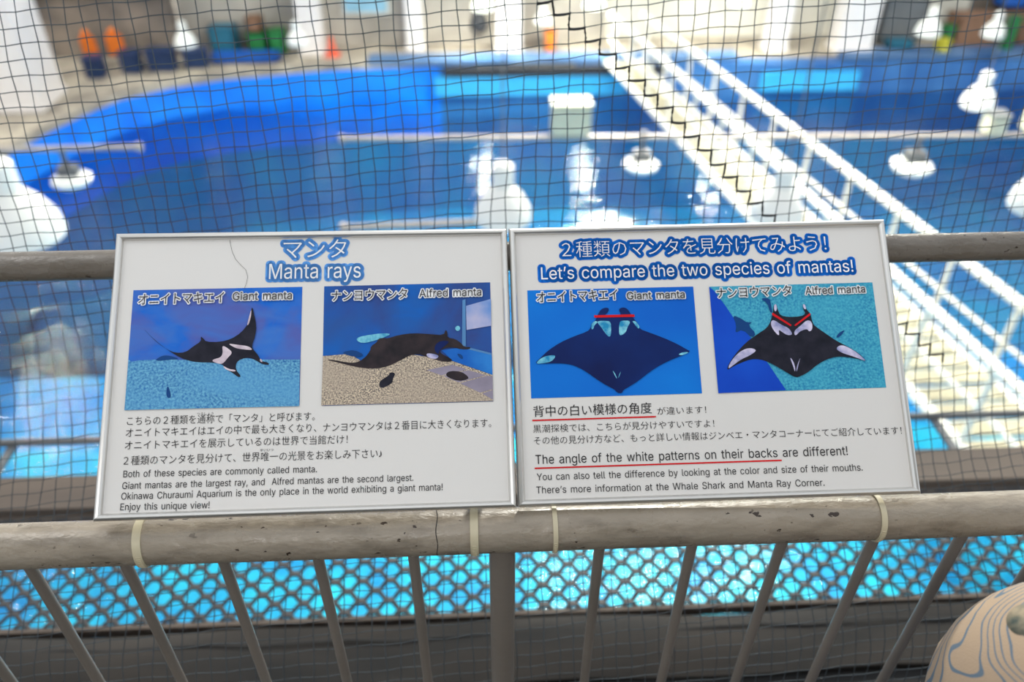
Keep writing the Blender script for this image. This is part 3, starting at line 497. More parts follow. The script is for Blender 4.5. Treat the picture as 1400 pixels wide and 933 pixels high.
# ------------------------------------------------------------------ lettering
GLYPHS = json.loads(r'''{"!":[196,[[67,160,63,509,132,509,128,160],[98,-4,86,-3,75,1,66,9,58,18,54,29,52,41,54,53,58,64,66,73,75,80,86,85,98,86,110,85,121,80,130,73,138,64,142,53,143,41,142,29,138,18,130,9,121,1,110,-3]]],",":[188,[[38,-119,68,71,137,71,84,-119]]],".":[188,[[95,-4,83,-3,73,1,63,9,55,18,51,29,50,41,51,53,55,64,63,73,73,81,83,85,95,87,107,85,118,81,128,73,135,64,140,53,141,41,140,29,135,18,128,9,118,1,107,-3]]],"2":[453,[[64,0,64,47,234,229,252,248,268,266,282,282,294,298,303,312,311,327,316,341,319,356,320,371,319,389,315,405,308,419,298,431,287,441,273,449,258,455,241,458,224,460,205,458,188,454,172,447,159,438,148,427,139,413,132,398,128,381,127,362,66,362,68,391,75,418,86,442,102,464,121,482,143,496,168,507,196,513,225,516,254,513,281,507,306,497,328,482,346,465,361,445,372,423,379,398,381,372,380,354,377,336,371,318,363,299,351,280,336,259,317,235,294,209,267,180,153,60,153,57,389,57,389,0]]],"A":[480,[[16,0,201,509,276,509,463,0,395,0,287,302,280,323,272,346,264,372,255,402,244,438,232,478,245,478,233,437,222,402,213,371,204,345,197,322,191,302,85,0],[110,142,110,199,370,199,370,142]]],"B":[456,[[60,0,60,509,241,509,274,507,304,501,329,491,350,477,367,461,381,442,390,421,396,398,398,374,397,353,393,336,387,320,378,307,368,295,356,286,343,278,329,272,315,267,315,262,331,260,347,254,363,245,378,234,391,220,402,203,411,184,416,161,418,136,416,111,410,88,400,67,386,48,368,31,344,18,317,8,284,2,247,0],[125,57,245,57,281,60,309,67,330,80,344,96,353,115,355,137,354,153,350,169,342,184,333,197,320,209,306,218,289,225,269,229,248,231,125,231],[125,285,238,285,256,287,273,290,288,296,302,304,314,314,323,326,330,340,335,355,336,372,333,393,326,412,313,429,294,442,270,449,240,452,125,452]]],"C":[510,[[267,-7,225,-3,186,7,150,25,119,49,92,79,70,115,53,157,44,203,40,254,44,305,53,352,70,393,92,429,119,459,150,484,186,501,225,512,267,516,293,514,317,511,340,504,362,496,383,485,402,471,419,456,435,438,448,418,459,397,467,373,473,348,408,348,404,365,397,380,389,395,380,407,369,418,357,428,344,437,330,444,315,449,300,453,284,455,267,456,237,453,209,445,184,432,161,414,141,391,125,364,113,332,106,295,103,254,106,213,113,177,125,145,141,117,161,94,184,76,210,63,237,56,267,53,284,54,300,56,315,60,330,65,344,72,357,81,369,90,380,102,389,114,397,128,404,144,408,160,473,160,467,135,459,112,448,91,435,71,420,53,402,38,383,24,363,13,341,5,317,-2,293,-6]]],"E":[419,[[60,0,60,509,372,509,372,452,125,452,125,286,355,286,355,229,125,229,125,57,375,57,375,0]]],"G":[520,[[269,-7,225,-3,185,7,149,25,118,49,91,79,69,116,53,157,43,203,40,254,43,305,53,352,69,393,91,429,117,459,149,484,184,501,223,512,265,516,291,514,316,510,340,504,363,494,384,483,403,469,421,453,436,436,449,416,460,395,468,373,474,349,408,349,402,365,395,379,387,393,378,406,368,417,356,427,344,436,330,443,315,448,300,453,283,455,265,456,236,453,209,445,183,432,160,414,141,392,125,364,113,332,106,295,103,254,106,213,113,177,125,145,141,117,161,95,184,76,210,63,238,56,269,53,296,55,322,61,345,71,365,85,382,102,396,123,407,147,413,173,415,202,434,199,283,199,283,256,478,256,478,200,475,160,466,124,451,91,431,62,406,38,377,19,344,5,308,-4]]],"L":[393,[[60,0,60,509,125,509,125,57,361,57,361,0]]],"M":[628,[[60,0,60,509,152,509,277,187,287,159,299,123,311,84,322,49,307,49,318,83,330,121,342,158,352,187,476,509,568,509,568,0,504,0,504,291,504,327,505,369,506,413,507,457,513,457,508,441,503,425,498,409,482,363,467,322,456,291,342,0,286,0,170,291,159,321,145,361,129,408,112,457,119,457,120,416,121,372,122,328,122,291,122,0]]],"O":[533,[[267,-7,225,-3,186,7,150,25,119,49,92,79,70,115,53,157,44,203,40,254,44,305,53,352,70,393,92,429,119,459,150,484,186,501,225,512,267,516,309,512,348,501,384,484,415,459,442,429,464,393,480,352,490,305,493,254,490,203,480,157,464,115,442,79,415,49,384,25,348,7,309,-3],[267,53,296,55,324,63,349,76,372,94,392,116,408,144,420,176,428,213,430,254,428,295,420,332,408,365,392,392,372,415,349,433,324,446,296,453,267,456,237,453,210,445,184,433,161,415,142,392,125,364,113,332,106,295,103,254,106,213,113,176,125,144,142,117,161,94,184,76,210,63,237,55]]],"R":[449,[[110,509,236,509,273,506,305,500,333,489,356,473,376,455,390,433,401,408,407,381,409,352,407,323,401,296,390,271,376,250,356,232,333,217,305,206,273,200,236,198,110,198,110,255,234,255,258,256,280,260,298,267,313,276,325,287,334,300,340,316,344,333,345,352,344,371,340,389,334,405,325,419,313,430,298,440,279,446,258,451,233,452,110,452],[60,0,60,509,125,509,125,0],[353,0,230,229,303,229,428,0]]],"S":[447,[[224,-9,188,-7,156,-1,128,9,102,23,81,40,64,60,51,83,42,109,38,137,104,137,108,118,114,102,123,88,136,76,150,66,166,59,185,53,204,50,224,49,246,50,267,54,286,60,303,69,317,79,329,92,338,106,344,122,346,139,344,154,340,168,332,179,322,189,310,197,296,205,280,211,263,217,245,222,184,239,145,253,112,269,86,289,67,313,56,341,52,372,54,400,62,425,75,448,92,468,113,484,138,498,165,508,195,514,227,516,259,514,289,508,316,498,340,484,360,468,377,449,390,427,398,403,401,378,337,378,332,402,320,421,302,437,280,449,254,456,225,459,204,457,185,454,167,448,152,440,139,430,129,418,121,405,117,391,115,376,117,359,122,345,131,334,142,324,155,315,169,308,184,302,198,297,212,293,264,279,279,275,295,270,312,264,328,256,344,248,359,238,372,226,384,213,395,198,402,180,407,161,408,139,406,112,399,87,386,64,370,43,349,25,323,11,294,0,261,-7]]],"T":[449,[[32,452,32,509,417,509,417,452,257,452,257,0,193,0,193,452]]],"W":[686,[[155,0,16,509,82,509,163,196,167,179,172,162,175,145,187,94,190,76,194,58,197,40,189,40,193,58,196,76,200,94,203,111,207,128,211,145,224,196,306,509,380,509,462,196,466,179,470,162,474,145,486,94,490,76,494,58,497,40,488,40,492,58,495,76,499,94,503,111,506,128,510,145,523,196,603,509,670,509,530,0,455,0,368,323,362,345,357,368,351,391,346,417,341,445,336,475,350,475,345,446,340,420,335,395,330,371,324,347,318,323,230,0]]],"Y":[472,[[203,0,203,208,16,509,91,509,192,344,203,327,213,309,222,292,231,274,240,254,250,230,224,230,233,254,242,275,251,293,260,310,270,327,280,344,381,509,455,509,268,208,268,0]]],"a":[389,[[160,-9,137,-7,115,-3,94,5,76,15,60,29,48,45,38,63,32,84,30,108,32,128,36,146,43,161,53,174,64,184,78,193,92,200,108,206,125,211,143,214,161,217,178,220,234,227,247,229,257,231,265,235,271,240,274,246,276,255,276,257,275,272,272,285,267,297,260,307,251,315,240,322,227,327,212,330,196,331,178,330,163,327,149,322,137,316,127,309,118,301,110,292,104,283,100,274,41,291,51,313,64,331,79,346,95,358,114,368,133,375,153,380,173,383,194,384,208,384,223,382,239,379,255,375,271,369,286,360,300,350,312,336,322,320,330,301,335,278,337,251,337,0,277,0,277,52,272,52,267,43,260,34,252,25,242,16,229,8,215,1,199,-4,181,-7],[170,45,192,47,211,51,228,59,242,68,254,80,263,93,270,108,274,122,276,138,276,190,272,187,267,184,259,182,251,180,241,178,231,176,200,171,175,168,161,166,147,163,134,159,122,153,112,147,103,139,97,130,93,118,92,105,93,93,96,82,102,72,109,64,119,57,130,52,142,48,156,46]]],"b":[424,[[229,-8,208,-7,189,-3,172,4,159,12,147,21,138,31,130,41,123,50,118,59,112,59,112,0,53,0,53,509,114,509,114,319,118,319,123,327,130,336,137,346,147,355,158,364,171,373,188,379,207,383,229,384,259,382,287,374,313,361,335,342,354,320,370,293,381,261,388,227,390,189,388,151,381,116,370,84,355,57,336,34,313,16,288,3,260,-6],[220,47,242,49,262,55,279,66,294,80,306,97,316,117,323,139,327,163,328,189,327,215,323,239,316,261,307,281,295,298,280,311,262,322,243,328,220,330,198,328,178,322,161,312,147,299,134,282,125,263,118,241,114,216,113,189,114,162,118,138,125,115,135,95,147,78,162,65,179,55,198,49]]],"c":[396,[[207,-8,174,-5,144,3,117,16,93,35,72,58,56,85,44,116,37,150,34,187,37,225,44,260,56,291,72,318,93,341,117,360,144,374,174,382,207,384,226,384,243,381,260,377,276,371,291,364,305,356,318,346,330,335,340,322,349,308,356,293,362,277,303,262,300,272,295,281,290,289,284,297,278,304,270,311,261,316,252,321,242,325,231,328,220,329,207,330,184,328,163,321,145,310,130,296,118,278,108,258,102,236,98,212,96,187,98,163,102,139,108,117,118,97,130,80,145,66,163,55,184,49,207,46,220,47,232,49,243,52,253,55,262,60,271,66,279,73,285,80,292,89,297,98,301,107,304,117,363,102,357,86,350,70,341,56,331,43,319,32,306,21,292,12,277,5,261,-1,244,-5,226,-7]]],"d":[424,[[195,-8,165,-6,137,3,111,16,89,34,70,57,55,84,43,116,36,151,34,189,36,227,43,261,55,293,70,320,89,342,112,361,137,374,165,382,196,384,218,383,237,379,253,373,267,364,278,355,287,346,295,336,301,327,306,319,311,319,311,509,372,509,372,0,313,0,313,59,307,59,301,50,295,41,287,31,277,21,266,12,252,4,236,-3,217,-7],[205,47,226,49,246,55,263,65,278,78,290,95,299,115,306,138,310,162,312,189,310,216,306,241,300,263,290,282,278,299,263,312,246,322,227,328,205,330,182,328,162,322,145,311,130,298,118,281,108,261,102,239,98,215,96,189,98,163,102,139,109,117,118,97,130,80,145,66,162,55,182,49]]],"e":[404,[[212,-8,177,-5,145,3,117,16,92,35,72,58,56,85,44,116,37,150,34,187,36,224,44,258,55,290,71,317,91,340,115,359,142,373,172,382,205,384,226,383,246,380,266,374,285,366,303,355,319,341,334,324,347,305,357,282,365,256,370,227,371,194,371,169,75,169,75,221,338,221,310,202,308,226,304,248,298,269,288,286,277,301,263,314,246,323,227,328,205,330,183,328,164,323,146,313,131,301,119,286,109,270,102,251,97,231,96,211,96,178,98,151,102,127,110,106,121,88,135,73,151,61,169,53,190,48,212,46,227,47,241,49,254,53,265,58,276,65,285,73,294,82,300,93,306,105,365,91,358,72,348,55,335,39,320,26,302,14,283,4,261,-3,237,-7]]],"f":[254,[[228,379,228,327,6,327,6,379],[81,0,81,432,82,452,87,470,96,486,107,499,120,510,135,519,152,525,169,529,187,530,201,530,212,529,222,527,231,525,238,523,243,521,227,468,215,472,209,473,202,474,195,474,178,472,164,468,154,460,147,449,143,435,142,419,142,0]]],"g":[425,[[207,-151,180,-149,156,-146,134,-140,114,-132,97,-122,82,-110,70,-97,59,-84,51,-69,101,-41,107,-49,114,-57,122,-66,131,-74,142,-82,154,-88,169,-93,187,-96,207,-97,236,-95,261,-87,282,-75,298,-58,308,-34,311,-6,311,68,306,68,301,60,294,51,287,41,277,32,266,23,252,16,236,10,217,6,195,5,165,7,138,14,113,27,90,43,71,65,55,90,43,120,36,154,34,191,36,229,43,263,55,293,71,320,90,342,112,361,138,374,166,382,196,384,218,383,237,379,253,373,267,365,279,356,288,346,296,336,302,327,308,319,313,319,313,379,372,379,372,-9,370,-40,363,-67,350,-90,334,-109,314,-124,291,-136,265,-144,237,-149],[205,59,227,61,246,66,264,75,278,87,290,103,300,121,307,142,311,166,312,193,311,219,307,242,300,264,291,283,279,299,264,312,247,322,227,328,205,330,182,328,163,322,145,312,130,298,118,282,109,262,102,241,98,218,96,193,98,167,102,144,109,123,118,104,131,88,145,76,163,66,183,61]]],"h":[410,[[114,227,114,0,53,0,53,509,114,509,114,287,102,287,116,319,132,344,152,362,175,374,200,382,227,384,252,383,275,377,295,369,313,356,328,340,341,321,350,298,355,271,357,240,357,0,296,0,296,235,293,263,286,286,273,304,256,318,235,326,210,329,192,328,176,324,161,317,147,308,136,297,126,283,119,266,115,248]]],"i":[167,[[53,0,53,379,114,379,114,0],[84,443,73,444,63,448,54,455,47,463,43,472,41,483,43,494,47,504,54,512,63,518,73,522,84,524,95,522,105,518,114,512,121,504,125,494,126,483,125,472,121,463,114,455,105,448,95,444]]],"j":[167,[[53,379,114,379,114,-30,112,-52,108,-72,102,-90,92,-106,80,-119,65,-129,47,-137,27,-141,4,-143,-10,-143,-10,-87,2,-87,18,-85,31,-80,40,-72,47,-61,51,-46,53,-29],[83,443,72,444,62,448,53,455,47,463,42,472,41,483,42,494,47,504,53,512,62,518,72,522,83,524,95,522,105,518,114,512,120,504,125,494,126,483,125,472,120,463,114,455,105,448,95,444]]],"k":[381,[[110,137,110,212,121,212,284,379,360,379,184,199,177,199],[53,0,53,509,114,509,114,0],[294,0,148,186,191,229,372,0]]],"l":[189,[[139,-2,112,0,91,8,74,20,62,37,55,59,53,84,53,509,114,509,114,99,114,83,117,71,120,62,126,57,135,53,146,52,160,53,170,54,181,3,162,-1,154,-2,147,-2]]],"m":[610,[[53,0,53,379,112,379,112,295,108,295,114,314,122,331,132,346,144,358,158,368,172,376,187,382,203,385,219,386,245,383,268,375,287,361,303,342,314,320,321,295,312,295,318,312,326,329,337,343,350,356,364,366,381,375,398,381,417,385,437,386,458,385,478,380,497,372,514,361,529,346,541,328,550,307,555,283,557,255,557,0,496,0,496,254,493,279,485,298,473,313,456,323,438,329,419,330,402,329,387,326,374,320,363,312,353,302,345,290,340,277,336,263,335,247,335,0,274,0,274,260,272,280,265,297,253,311,238,322,220,328,199,330,185,329,171,326,158,320,145,312,135,302,126,289,119,274,115,257,114,238,114,0]]],"n":[410,[[114,227,114,0,53,0,53,379,112,379,112,287,102,287,116,319,132,344,152,362,175,374,200,382,227,384,252,383,275,377,295,369,313,356,328,340,341,321,350,298,355,271,357,240,357,0,296,0,296,235,293,263,286,286,273,304,256,318,235,326,210,329,192,328,176,324,161,317,147,308,136,297,126,283,119,266,115,248]]],"o":[415,[[207,-8,174,-5,144,3,117,16,93,35,72,58,56,85,44,116,37,150,34,187,37,225,44,260,56,291,72,318,93,341,117,360,144,374,174,382,207,384,241,382,271,374,299,360,323,341,343,318,359,291,371,260,379,225,381,187,379,150,371,116,359,85,343,58,323,35,299,16,271,3,241,-5],[207,46,231,49,252,55,270,66,285,80,298,97,307,117,314,139,318,163,319,187,318,212,314,236,307,258,298,278,285,296,270,310,252,321,231,328,207,330,184,328,163,321,145,310,130,296,118,278,108,258,102,236,98,212,96,187,98,163,102,139,108,117,118,97,130,80,145,66,163,55,184,49]]],"p":[424,[[53,-143,53,379,112,379,112,319,118,319,123,327,130,336,137,346,147,355,158,364,171,373,188,379,207,383,229,384,259,382,287,374,313,361,335,342,354,320,370,293,381,261,388,227,390,189,388,151,381,116,370,84,355,57,336,34,313,16,288,3,260,-6,229,-8,208,-7,189,-3,173,4,159,12,147,21,138,31,130,41,124,50,118,59,114,59,114,-143],[220,47,242,49,262,55,279,66,294,80,306,97,316,117,323,139,327,163,328,189,327,215,323,239,316,261,307,281,295,298,280,311,262,322,243,328,220,330,198,328,178,322,161,312,147,299,134,282,125,263,118,241,114,216,113,189,114,162,118,138,125,115,135,95,147,78,162,65,179,55,198,49]]],"q":[424,[[372,-143,311,-143,311,59,306,59,301,50,295,41,287,31,277,21,266,12,252,4,236,-3,217,-7,195,-8,165,-6,137,3,111,16,89,34,70,57,55,84,43,116,36,151,34,189,36,227,43,261,55,293,70,320,89,342,112,361,137,374,165,382,196,384,218,383,237,379,253,373,267,364,278,355,287,346,295,336,301,327,307,319,313,319,313,379,372,379],[205,47,226,49,246,55,263,65,278,78,290,95,299,115,306,138,310,162,312,189,310,216,306,241,300,263,290,282,278,299,263,312,246,322,227,328,205,330,182,328,162,322,145,311,130,298,118,281,108,261,102,239,98,215,96,189,98,163,102,139,109,117,118,97,130,80,145,66,162,55,182,49]]],"r":[259,[[53,0,53,379,112,379,112,321,115,321,124,339,137,354,152,367,171,377,191,383,213,385,229,384,243,384,243,322,230,324,223,325,215,326,207,326,190,324,174,321,159,315,146,306,135,296,126,284,119,269,115,254,114,237,114,0]]],"s":[365,[[182,-8,157,-7,133,-3,112,3,93,12,76,24,62,38,50,54,41,73,36,94,94,107,101,87,111,72,124,60,141,52,160,47,181,45,206,47,227,53,244,62,258,74,265,88,268,103,266,115,262,126,254,136,243,144,229,150,212,155,149,170,118,180,92,192,72,208,58,227,50,249,47,274,49,295,55,314,65,332,79,347,95,360,115,370,137,378,161,383,187,384,212,383,234,379,254,372,271,363,286,352,299,339,309,324,318,308,324,290,268,277,262,291,254,304,243,316,228,325,210,331,187,333,166,331,147,326,131,317,119,305,111,292,109,277,110,264,115,253,124,243,136,235,152,229,172,223,229,209,261,200,287,187,306,171,320,153,328,131,331,107,329,85,323,65,312,47,298,31,281,18,260,6,236,-2,210,-7]]],"t":[227,[[204,379,204,327,6,327,6,379],[65,471,126,471,126,98,127,83,130,70,136,61,144,55,156,51,170,50,185,51,202,54,213,2,207,0,200,-2,192,-3,184,-3,176,-4,168,-4,138,-1,113,7,92,21,77,41,68,64,65,93]]],"u":[410,[[182,-5,158,-3,135,2,115,11,97,23,82,39,69,59,60,82,54,109,53,139,53,379,114,379,114,144,116,117,124,94,137,75,154,61,175,53,200,50,218,51,234,55,249,62,263,71,274,83,283,97,290,113,295,132,296,153,296,379,357,379,357,0,298,0,298,92,307,92,294,60,277,35,257,17,234,5,209,-3]]],"v":[389,[[163,0,17,379,84,379,165,155,173,132,180,110,187,87,193,64,199,42,206,21,184,21,191,42,197,64,203,87,209,110,216,132,224,155,305,379,371,379,226,0]]],"w":[567,[[138,0,23,379,87,379,133,214,140,190,147,164,154,137,161,107,168,75,175,41,165,41,172,74,179,105,186,135,192,163,199,189,206,214,252,379,316,379,362,214,368,189,375,163,382,136,388,106,395,75,402,41,391,41,399,75,406,106,413,135,420,163,427,189,434,214,480,379,545,379,429,0,368,0,319,172,305,225,300,243,295,262,291,280,277,338,291,338,277,280,263,225,258,207,253,189,248,172,199,0]]],"x":[379,[[21,0,171,218,171,171,29,379,100,379,147,306,159,287,170,270,179,253,188,237,198,221,207,206,175,206,185,221,194,237,202,253,211,270,222,287,233,306,282,379,352,379,209,169,209,214,358,0,287,0,231,85,219,103,209,120,200,136,191,152,182,167,173,182,205,182,195,167,187,152,178,136,170,120,160,103,148,85,91,0]]],"y":[389,[[47,-139,61,-86,71,-87,83,-89,94,-90,104,-89,113,-86,122,-81,130,-74,138,-64,145,-51,151,-36,163,-1,17,379,84,379,165,155,173,132,180,109,187,87,193,64,199,42,206,21,184,21,190,42,196,64,202,87,209,110,216,132,224,155,305,379,371,379,204,-58,196,-77,187,-93,177,-107,165,-119,153,-128,139,-136,125,-141,109,-144,91,-145,82,-145,73,-144,65,-143,57,-142,52,-140]]],"z":[380,[[42,0,42,46,254,320,254,323,48,323,48,379,333,379,333,331,126,60,126,56,339,56,339,0]]],"’":[177,[[52,318,82,509,151,509,98,318]]]}''')
PRINTS = json.loads('''{"1":{"floor":[22.7,169.0,26.2,166.5,33.8,167.9,50.6,168.3,72.2,167.8,103.2,166.3,141.8,168.6,159.1,165.8,204.4,164.8,204.6,113.9,22.4,114.4],"shark":[50.0,166.4,55.1,171.4,62.6,173.2,76.8,169.0,69.1,167.9],"fish":[65.4,140.8,68.9,132.8,70.1,126.5,66.3,125.8,64.4,131.4],"dark":[35.7,203.8,41.8,196.8,50.9,187.7,62.3,179.3,71.8,175.1,82.6,175.6,90.0,181.9,98.2,187.4,97.4,193.2,100.4,190.7,103.4,186.8,117.7,186.2,130.0,189.2,140.7,196.3,148.1,206.9,150.0,220.1,151.3,225.9,154.1,215.0,156.6,203.4,155.8,191.9,152.3,180.6,154.8,176.4,159.7,170.6,163.0,164.1,170.9,162.3,171.8,159.4,163.9,160.8,157.5,165.0,150.4,168.4,141.9,167.0,136.6,163.1,136.5,155.1,142.7,147.7,139.6,146.7,133.2,151.9,125.3,156.1,122.0,161.8,111.0,163.7,97.1,164.3,87.7,165.8,76.7,170.1,67.1,176.0,55.8,184.3,45.2,193.5],"w1":[120.7,182.6,126.6,179.5,132.6,174.2,127.8,168.9,122.7,161.8,117.3,162.3,111.0,165.0,112.4,167.2,120.4,169.1,122.1,174.7],"w2":[127.1,184.4,138.1,182.5,149.1,181.0,154.3,176.4,146.2,177.1,136.8,178.5,131.2,181.4],"w3":[122.8,160.2,129.2,156.0,136.2,155.1,136.6,153.1,130.8,153.6,124.5,156.6],"w4":[161.8,167.0,164.1,165.4,164.6,162.4,161.9,163.8],"w5":[148.2,204.9,146.3,204.1,149.0,216.8,150.6,223.0,150.5,213.4]},"2":{"floor":[229.1,168.2,258.0,169.9,270.2,161.8,326.8,167.6,369.8,159.1,413.0,142.7,412.6,114.2,228.3,114.1],"pool":[357.7,171.6,382.5,175.0,412.7,165.6,413.0,143.0,369.8,159.5],"strip":[381.7,228.3,385.2,229.5,384.4,175.8,380.3,175.9],"window":[385.6,221.7,413.5,229.3,413.1,198.4,385.7,194.1],"sill":[382.5,175.8,412.7,167.2,412.7,165.1,382.2,173.4],"tile1":[341.3,149.9,369.8,155.2,385.8,149.6,357.3,143.7],"tile2":[359.1,143.1,386.9,148.8,405.7,142.6,375.6,135.5],"tile3":[377.1,134.5,406.8,142.1,412.9,141.1,412.9,127.1,399.1,123.5],"tile4":[401.1,122.4,412.8,126.3,412.7,115.5],"shark":[251.1,172.4,262.5,174.5,273.2,168.8,270.2,166.5,261.1,166.7,251.1,170.1],"cyan":[262.4,188.0,286.9,192.2,305.4,191.8,288.4,185.0,270.1,180.7],"fish":[289.4,137.1,293.2,140.9,300.8,145.4,301.5,148.5,307.6,147.6,304.6,140.7,303.8,136.0,291.7,130.1],"fish2":[361.9,145.5,366.6,148.5,378.9,147.5,386.4,141.8,386.4,138.7,375.6,136.6,363.4,141.6],"fish3":[373.9,168.1,380.0,166.3,381.5,161.6,378.4,161.2],"gold":[372.8,197.6,376.8,199.6,379.3,195.9,376.6,192.7,373.5,194.1],"dark":[231.5,164.2,242.9,163.2,253.5,160.6,264.2,159.6,273.3,164.1,280.1,172.6,280.8,178.1,286.9,181.9,289.2,186.6,294.6,186.8,299.2,186.4,311.5,190.1,327.0,191.7,345.5,190.2,360.2,188.6,362.7,195.4,364.6,191.4,364.5,185.8,373.4,184.0,379.5,179.1,382.5,175.0,390.3,174.5,387.9,172.0,379.3,172.2,371.6,174.5,363.9,174.6,355.4,171.7,357.6,167.6,368.3,161.9,369.1,159.2,362.1,158.4,352.9,160.6,340.6,164.9,333.0,168.2,323.8,167.2,311.5,160.8,299.2,154.8,287.0,152.8,274.9,153.4,262.7,155.7,247.5,160.0],"m1":[350.0,174.2,351.6,178.9,357.8,182.7,367.1,181.7,362.4,177.1,355.4,171.7,354.5,166.9,350.7,170.2],"m2":[340.7,168.8,349.9,167.8,355.3,165.3,351.4,161.5,342.2,164.0]},"3":{"dark":[23.2,154.5,31.0,161.5,38.9,168.9,52.9,177.7,68.3,184.2,83.7,189.2,87.7,193.0,88.8,198.4,93.5,201.4,96.2,207.6,100.4,214.5,106.6,216.4,109.9,215.0,107.8,210.4,104.3,207.7,106.0,205.4,121.2,205.0,122.6,208.4,120.2,213.9,125.0,216.2,130.2,214.5,133.6,208.1,137.8,200.9,142.0,195.3,142.5,190.6,152.1,186.5,168.4,179.8,183.1,172.4,193.2,165.9,197.9,163.5,188.1,159.1,175.7,154.9,163.1,149.2,150.6,141.9,137.9,132.4,125.4,125.2,119.9,122.4,118.2,118.7,113.0,119.6,110.3,123.4,101.5,128.2,90.0,136.1,81.3,143.2,72.6,148.8,63.7,152.6,51.8,154.4,36.8,154.4],"c1":[88.4,191.4,88.8,198.4,93.5,201.4,96.5,199.7,91.7,196.0,90.7,191.8],"c2":[95.8,201.0,105.7,201.0,110.5,199.7,110.7,193.1,110.1,184.6,107.7,182.0,103.4,187.1,99.9,193.4,96.1,198.2],"c3":[120.1,199.1,124.0,200.8,133.5,200.2,128.8,192.6,127.0,187.2,121.4,183.5,118.9,185.1],"c4":[134.7,199.9,138.5,199.8,142.7,193.7,141.7,190.3,139.1,193.1,136.1,197.8],"c5":[24.0,154.5,31.8,161.4,40.1,163.5,48.1,163.3,42.9,156.5,33.8,154.7],"c6":[182.9,160.1,188.4,162.7,196.8,162.7,188.1,159.1],"c7":[109.0,145.1,111.4,142.3,114.2,134.9,112.8,135.9],"c8":[118.7,143.9,117.2,139.1,114.8,134.9,116.0,138.4],"red":[92.3,207.7,137.4,207.5,138.0,204.5,92.5,204.9]},"4":{"deep":[224.7,237.1,229.8,232.5,242.1,213.2,248.7,201.2,266.4,177.3,282.0,149.0,300.0,116.8,224.7,115.6],"shark":[248.1,203.6,257.8,199.4,263.5,194.5,270.4,195.1,264.7,191.3,273.0,181.7,267.9,176.4,258.1,186.8,249.3,182.4,251.7,191.7],"shark2":[281.6,222.4,292.4,222.1,293.1,214.1,293.7,204.6,290.8,206.3,289.4,215.8],"shark3":[362.0,173.7,365.7,179.1,372.3,182.8,372.9,181.2,366.8,175.1],"dark":[236.4,140.9,238.5,147.2,246.3,157.7,259.7,171.2,274.4,180.9,285.8,187.6,290.9,195.3,293.6,203.8,294.7,207.0,296.2,214.0,299.1,215.2,300.2,207.6,302.6,201.2,311.7,199.4,325.6,199.8,331.4,202.8,328.9,208.4,329.0,213.9,331.5,213.8,332.6,207.5,336.5,203.1,337.9,192.4,339.8,188.4,351.1,179.5,362.4,170.6,375.4,163.2,386.7,155.2,394.2,145.7,385.9,149.0,374.0,151.7,360.3,152.9,347.7,149.4,337.9,144.3,328.0,136.9,318.3,131.9,312.1,130.5,303.5,136.1,295.0,141.7,285.0,148.1,274.7,152.3,264.1,152.6,251.5,148.4,242.0,144.1],"w1":[290.9,195.3,294.5,196.8,303.0,190.2,310.4,186.9,314.2,179.0,308.0,178.4,302.2,182.4,298.7,185.7,298.7,177.9,295.2,181.1,290.6,189.0],"w2":[315.7,178.9,316.2,183.6,324.5,189.6,332.1,195.7,337.3,193.2,337.1,184.6,332.9,181.6,331.0,185.5,322.2,182.7,317.9,178.1],"l1":[237.3,141.9,241.0,150.2,251.1,160.7,262.3,165.8,272.7,163.1,264.5,157.2,253.5,152.9,243.7,146.3],"l2":[359.9,162.1,368.1,166.5,379.6,160.0,387.9,152.8,393.9,145.7,381.6,151.5,366.9,156.5],"w3":[296.2,214.0,299.1,215.2,299.5,208.4,296.1,205.4],"w4":[329.0,213.9,331.5,213.8,332.6,207.5,329.6,208.4],"l3":[307.7,154.4,311.1,149.7,313.0,142.0,311.9,135.9,311.0,142.0],"l4":[320.4,154.0,317.7,147.9,315.5,141.1,313.8,135.8,314.0,141.9],"red":[292.9,204.3,294.0,204.9,313.8,190.2,312.4,188.7,293.1,202.1],"red2":[317.7,190.6,335.6,203.1,336.7,202.5,336.3,200.9,318.3,188.9,316.8,189.2]}}''')
def curve_fill(splines):
    cu = bpy.data.curves.new('tmp', 'CURVE'); cu.dimensions = '2D'; cu.fill_mode = 'FRONT'
    for pts in splines:
        s = cu.splines.new('POLY'); s.points.add(len(pts) - 1)
        for p, q in zip(s.points, pts): p.co = (q[0], q[1], 0, 1)
        s.use_cyclic_u = True
    o = bpy.data.objects.new('tmp', cu); me = bpy.data.meshes.new_from_object(o)
    v = [tuple(q.co[:2]) for q in me.vertices]; f = [tuple(p.vertices) for p in me.polygons]
    bpy.data.objects.remove(o); bpy.data.curves.remove(cu); bpy.data.meshes.remove(me); return v, f
_gc = {}
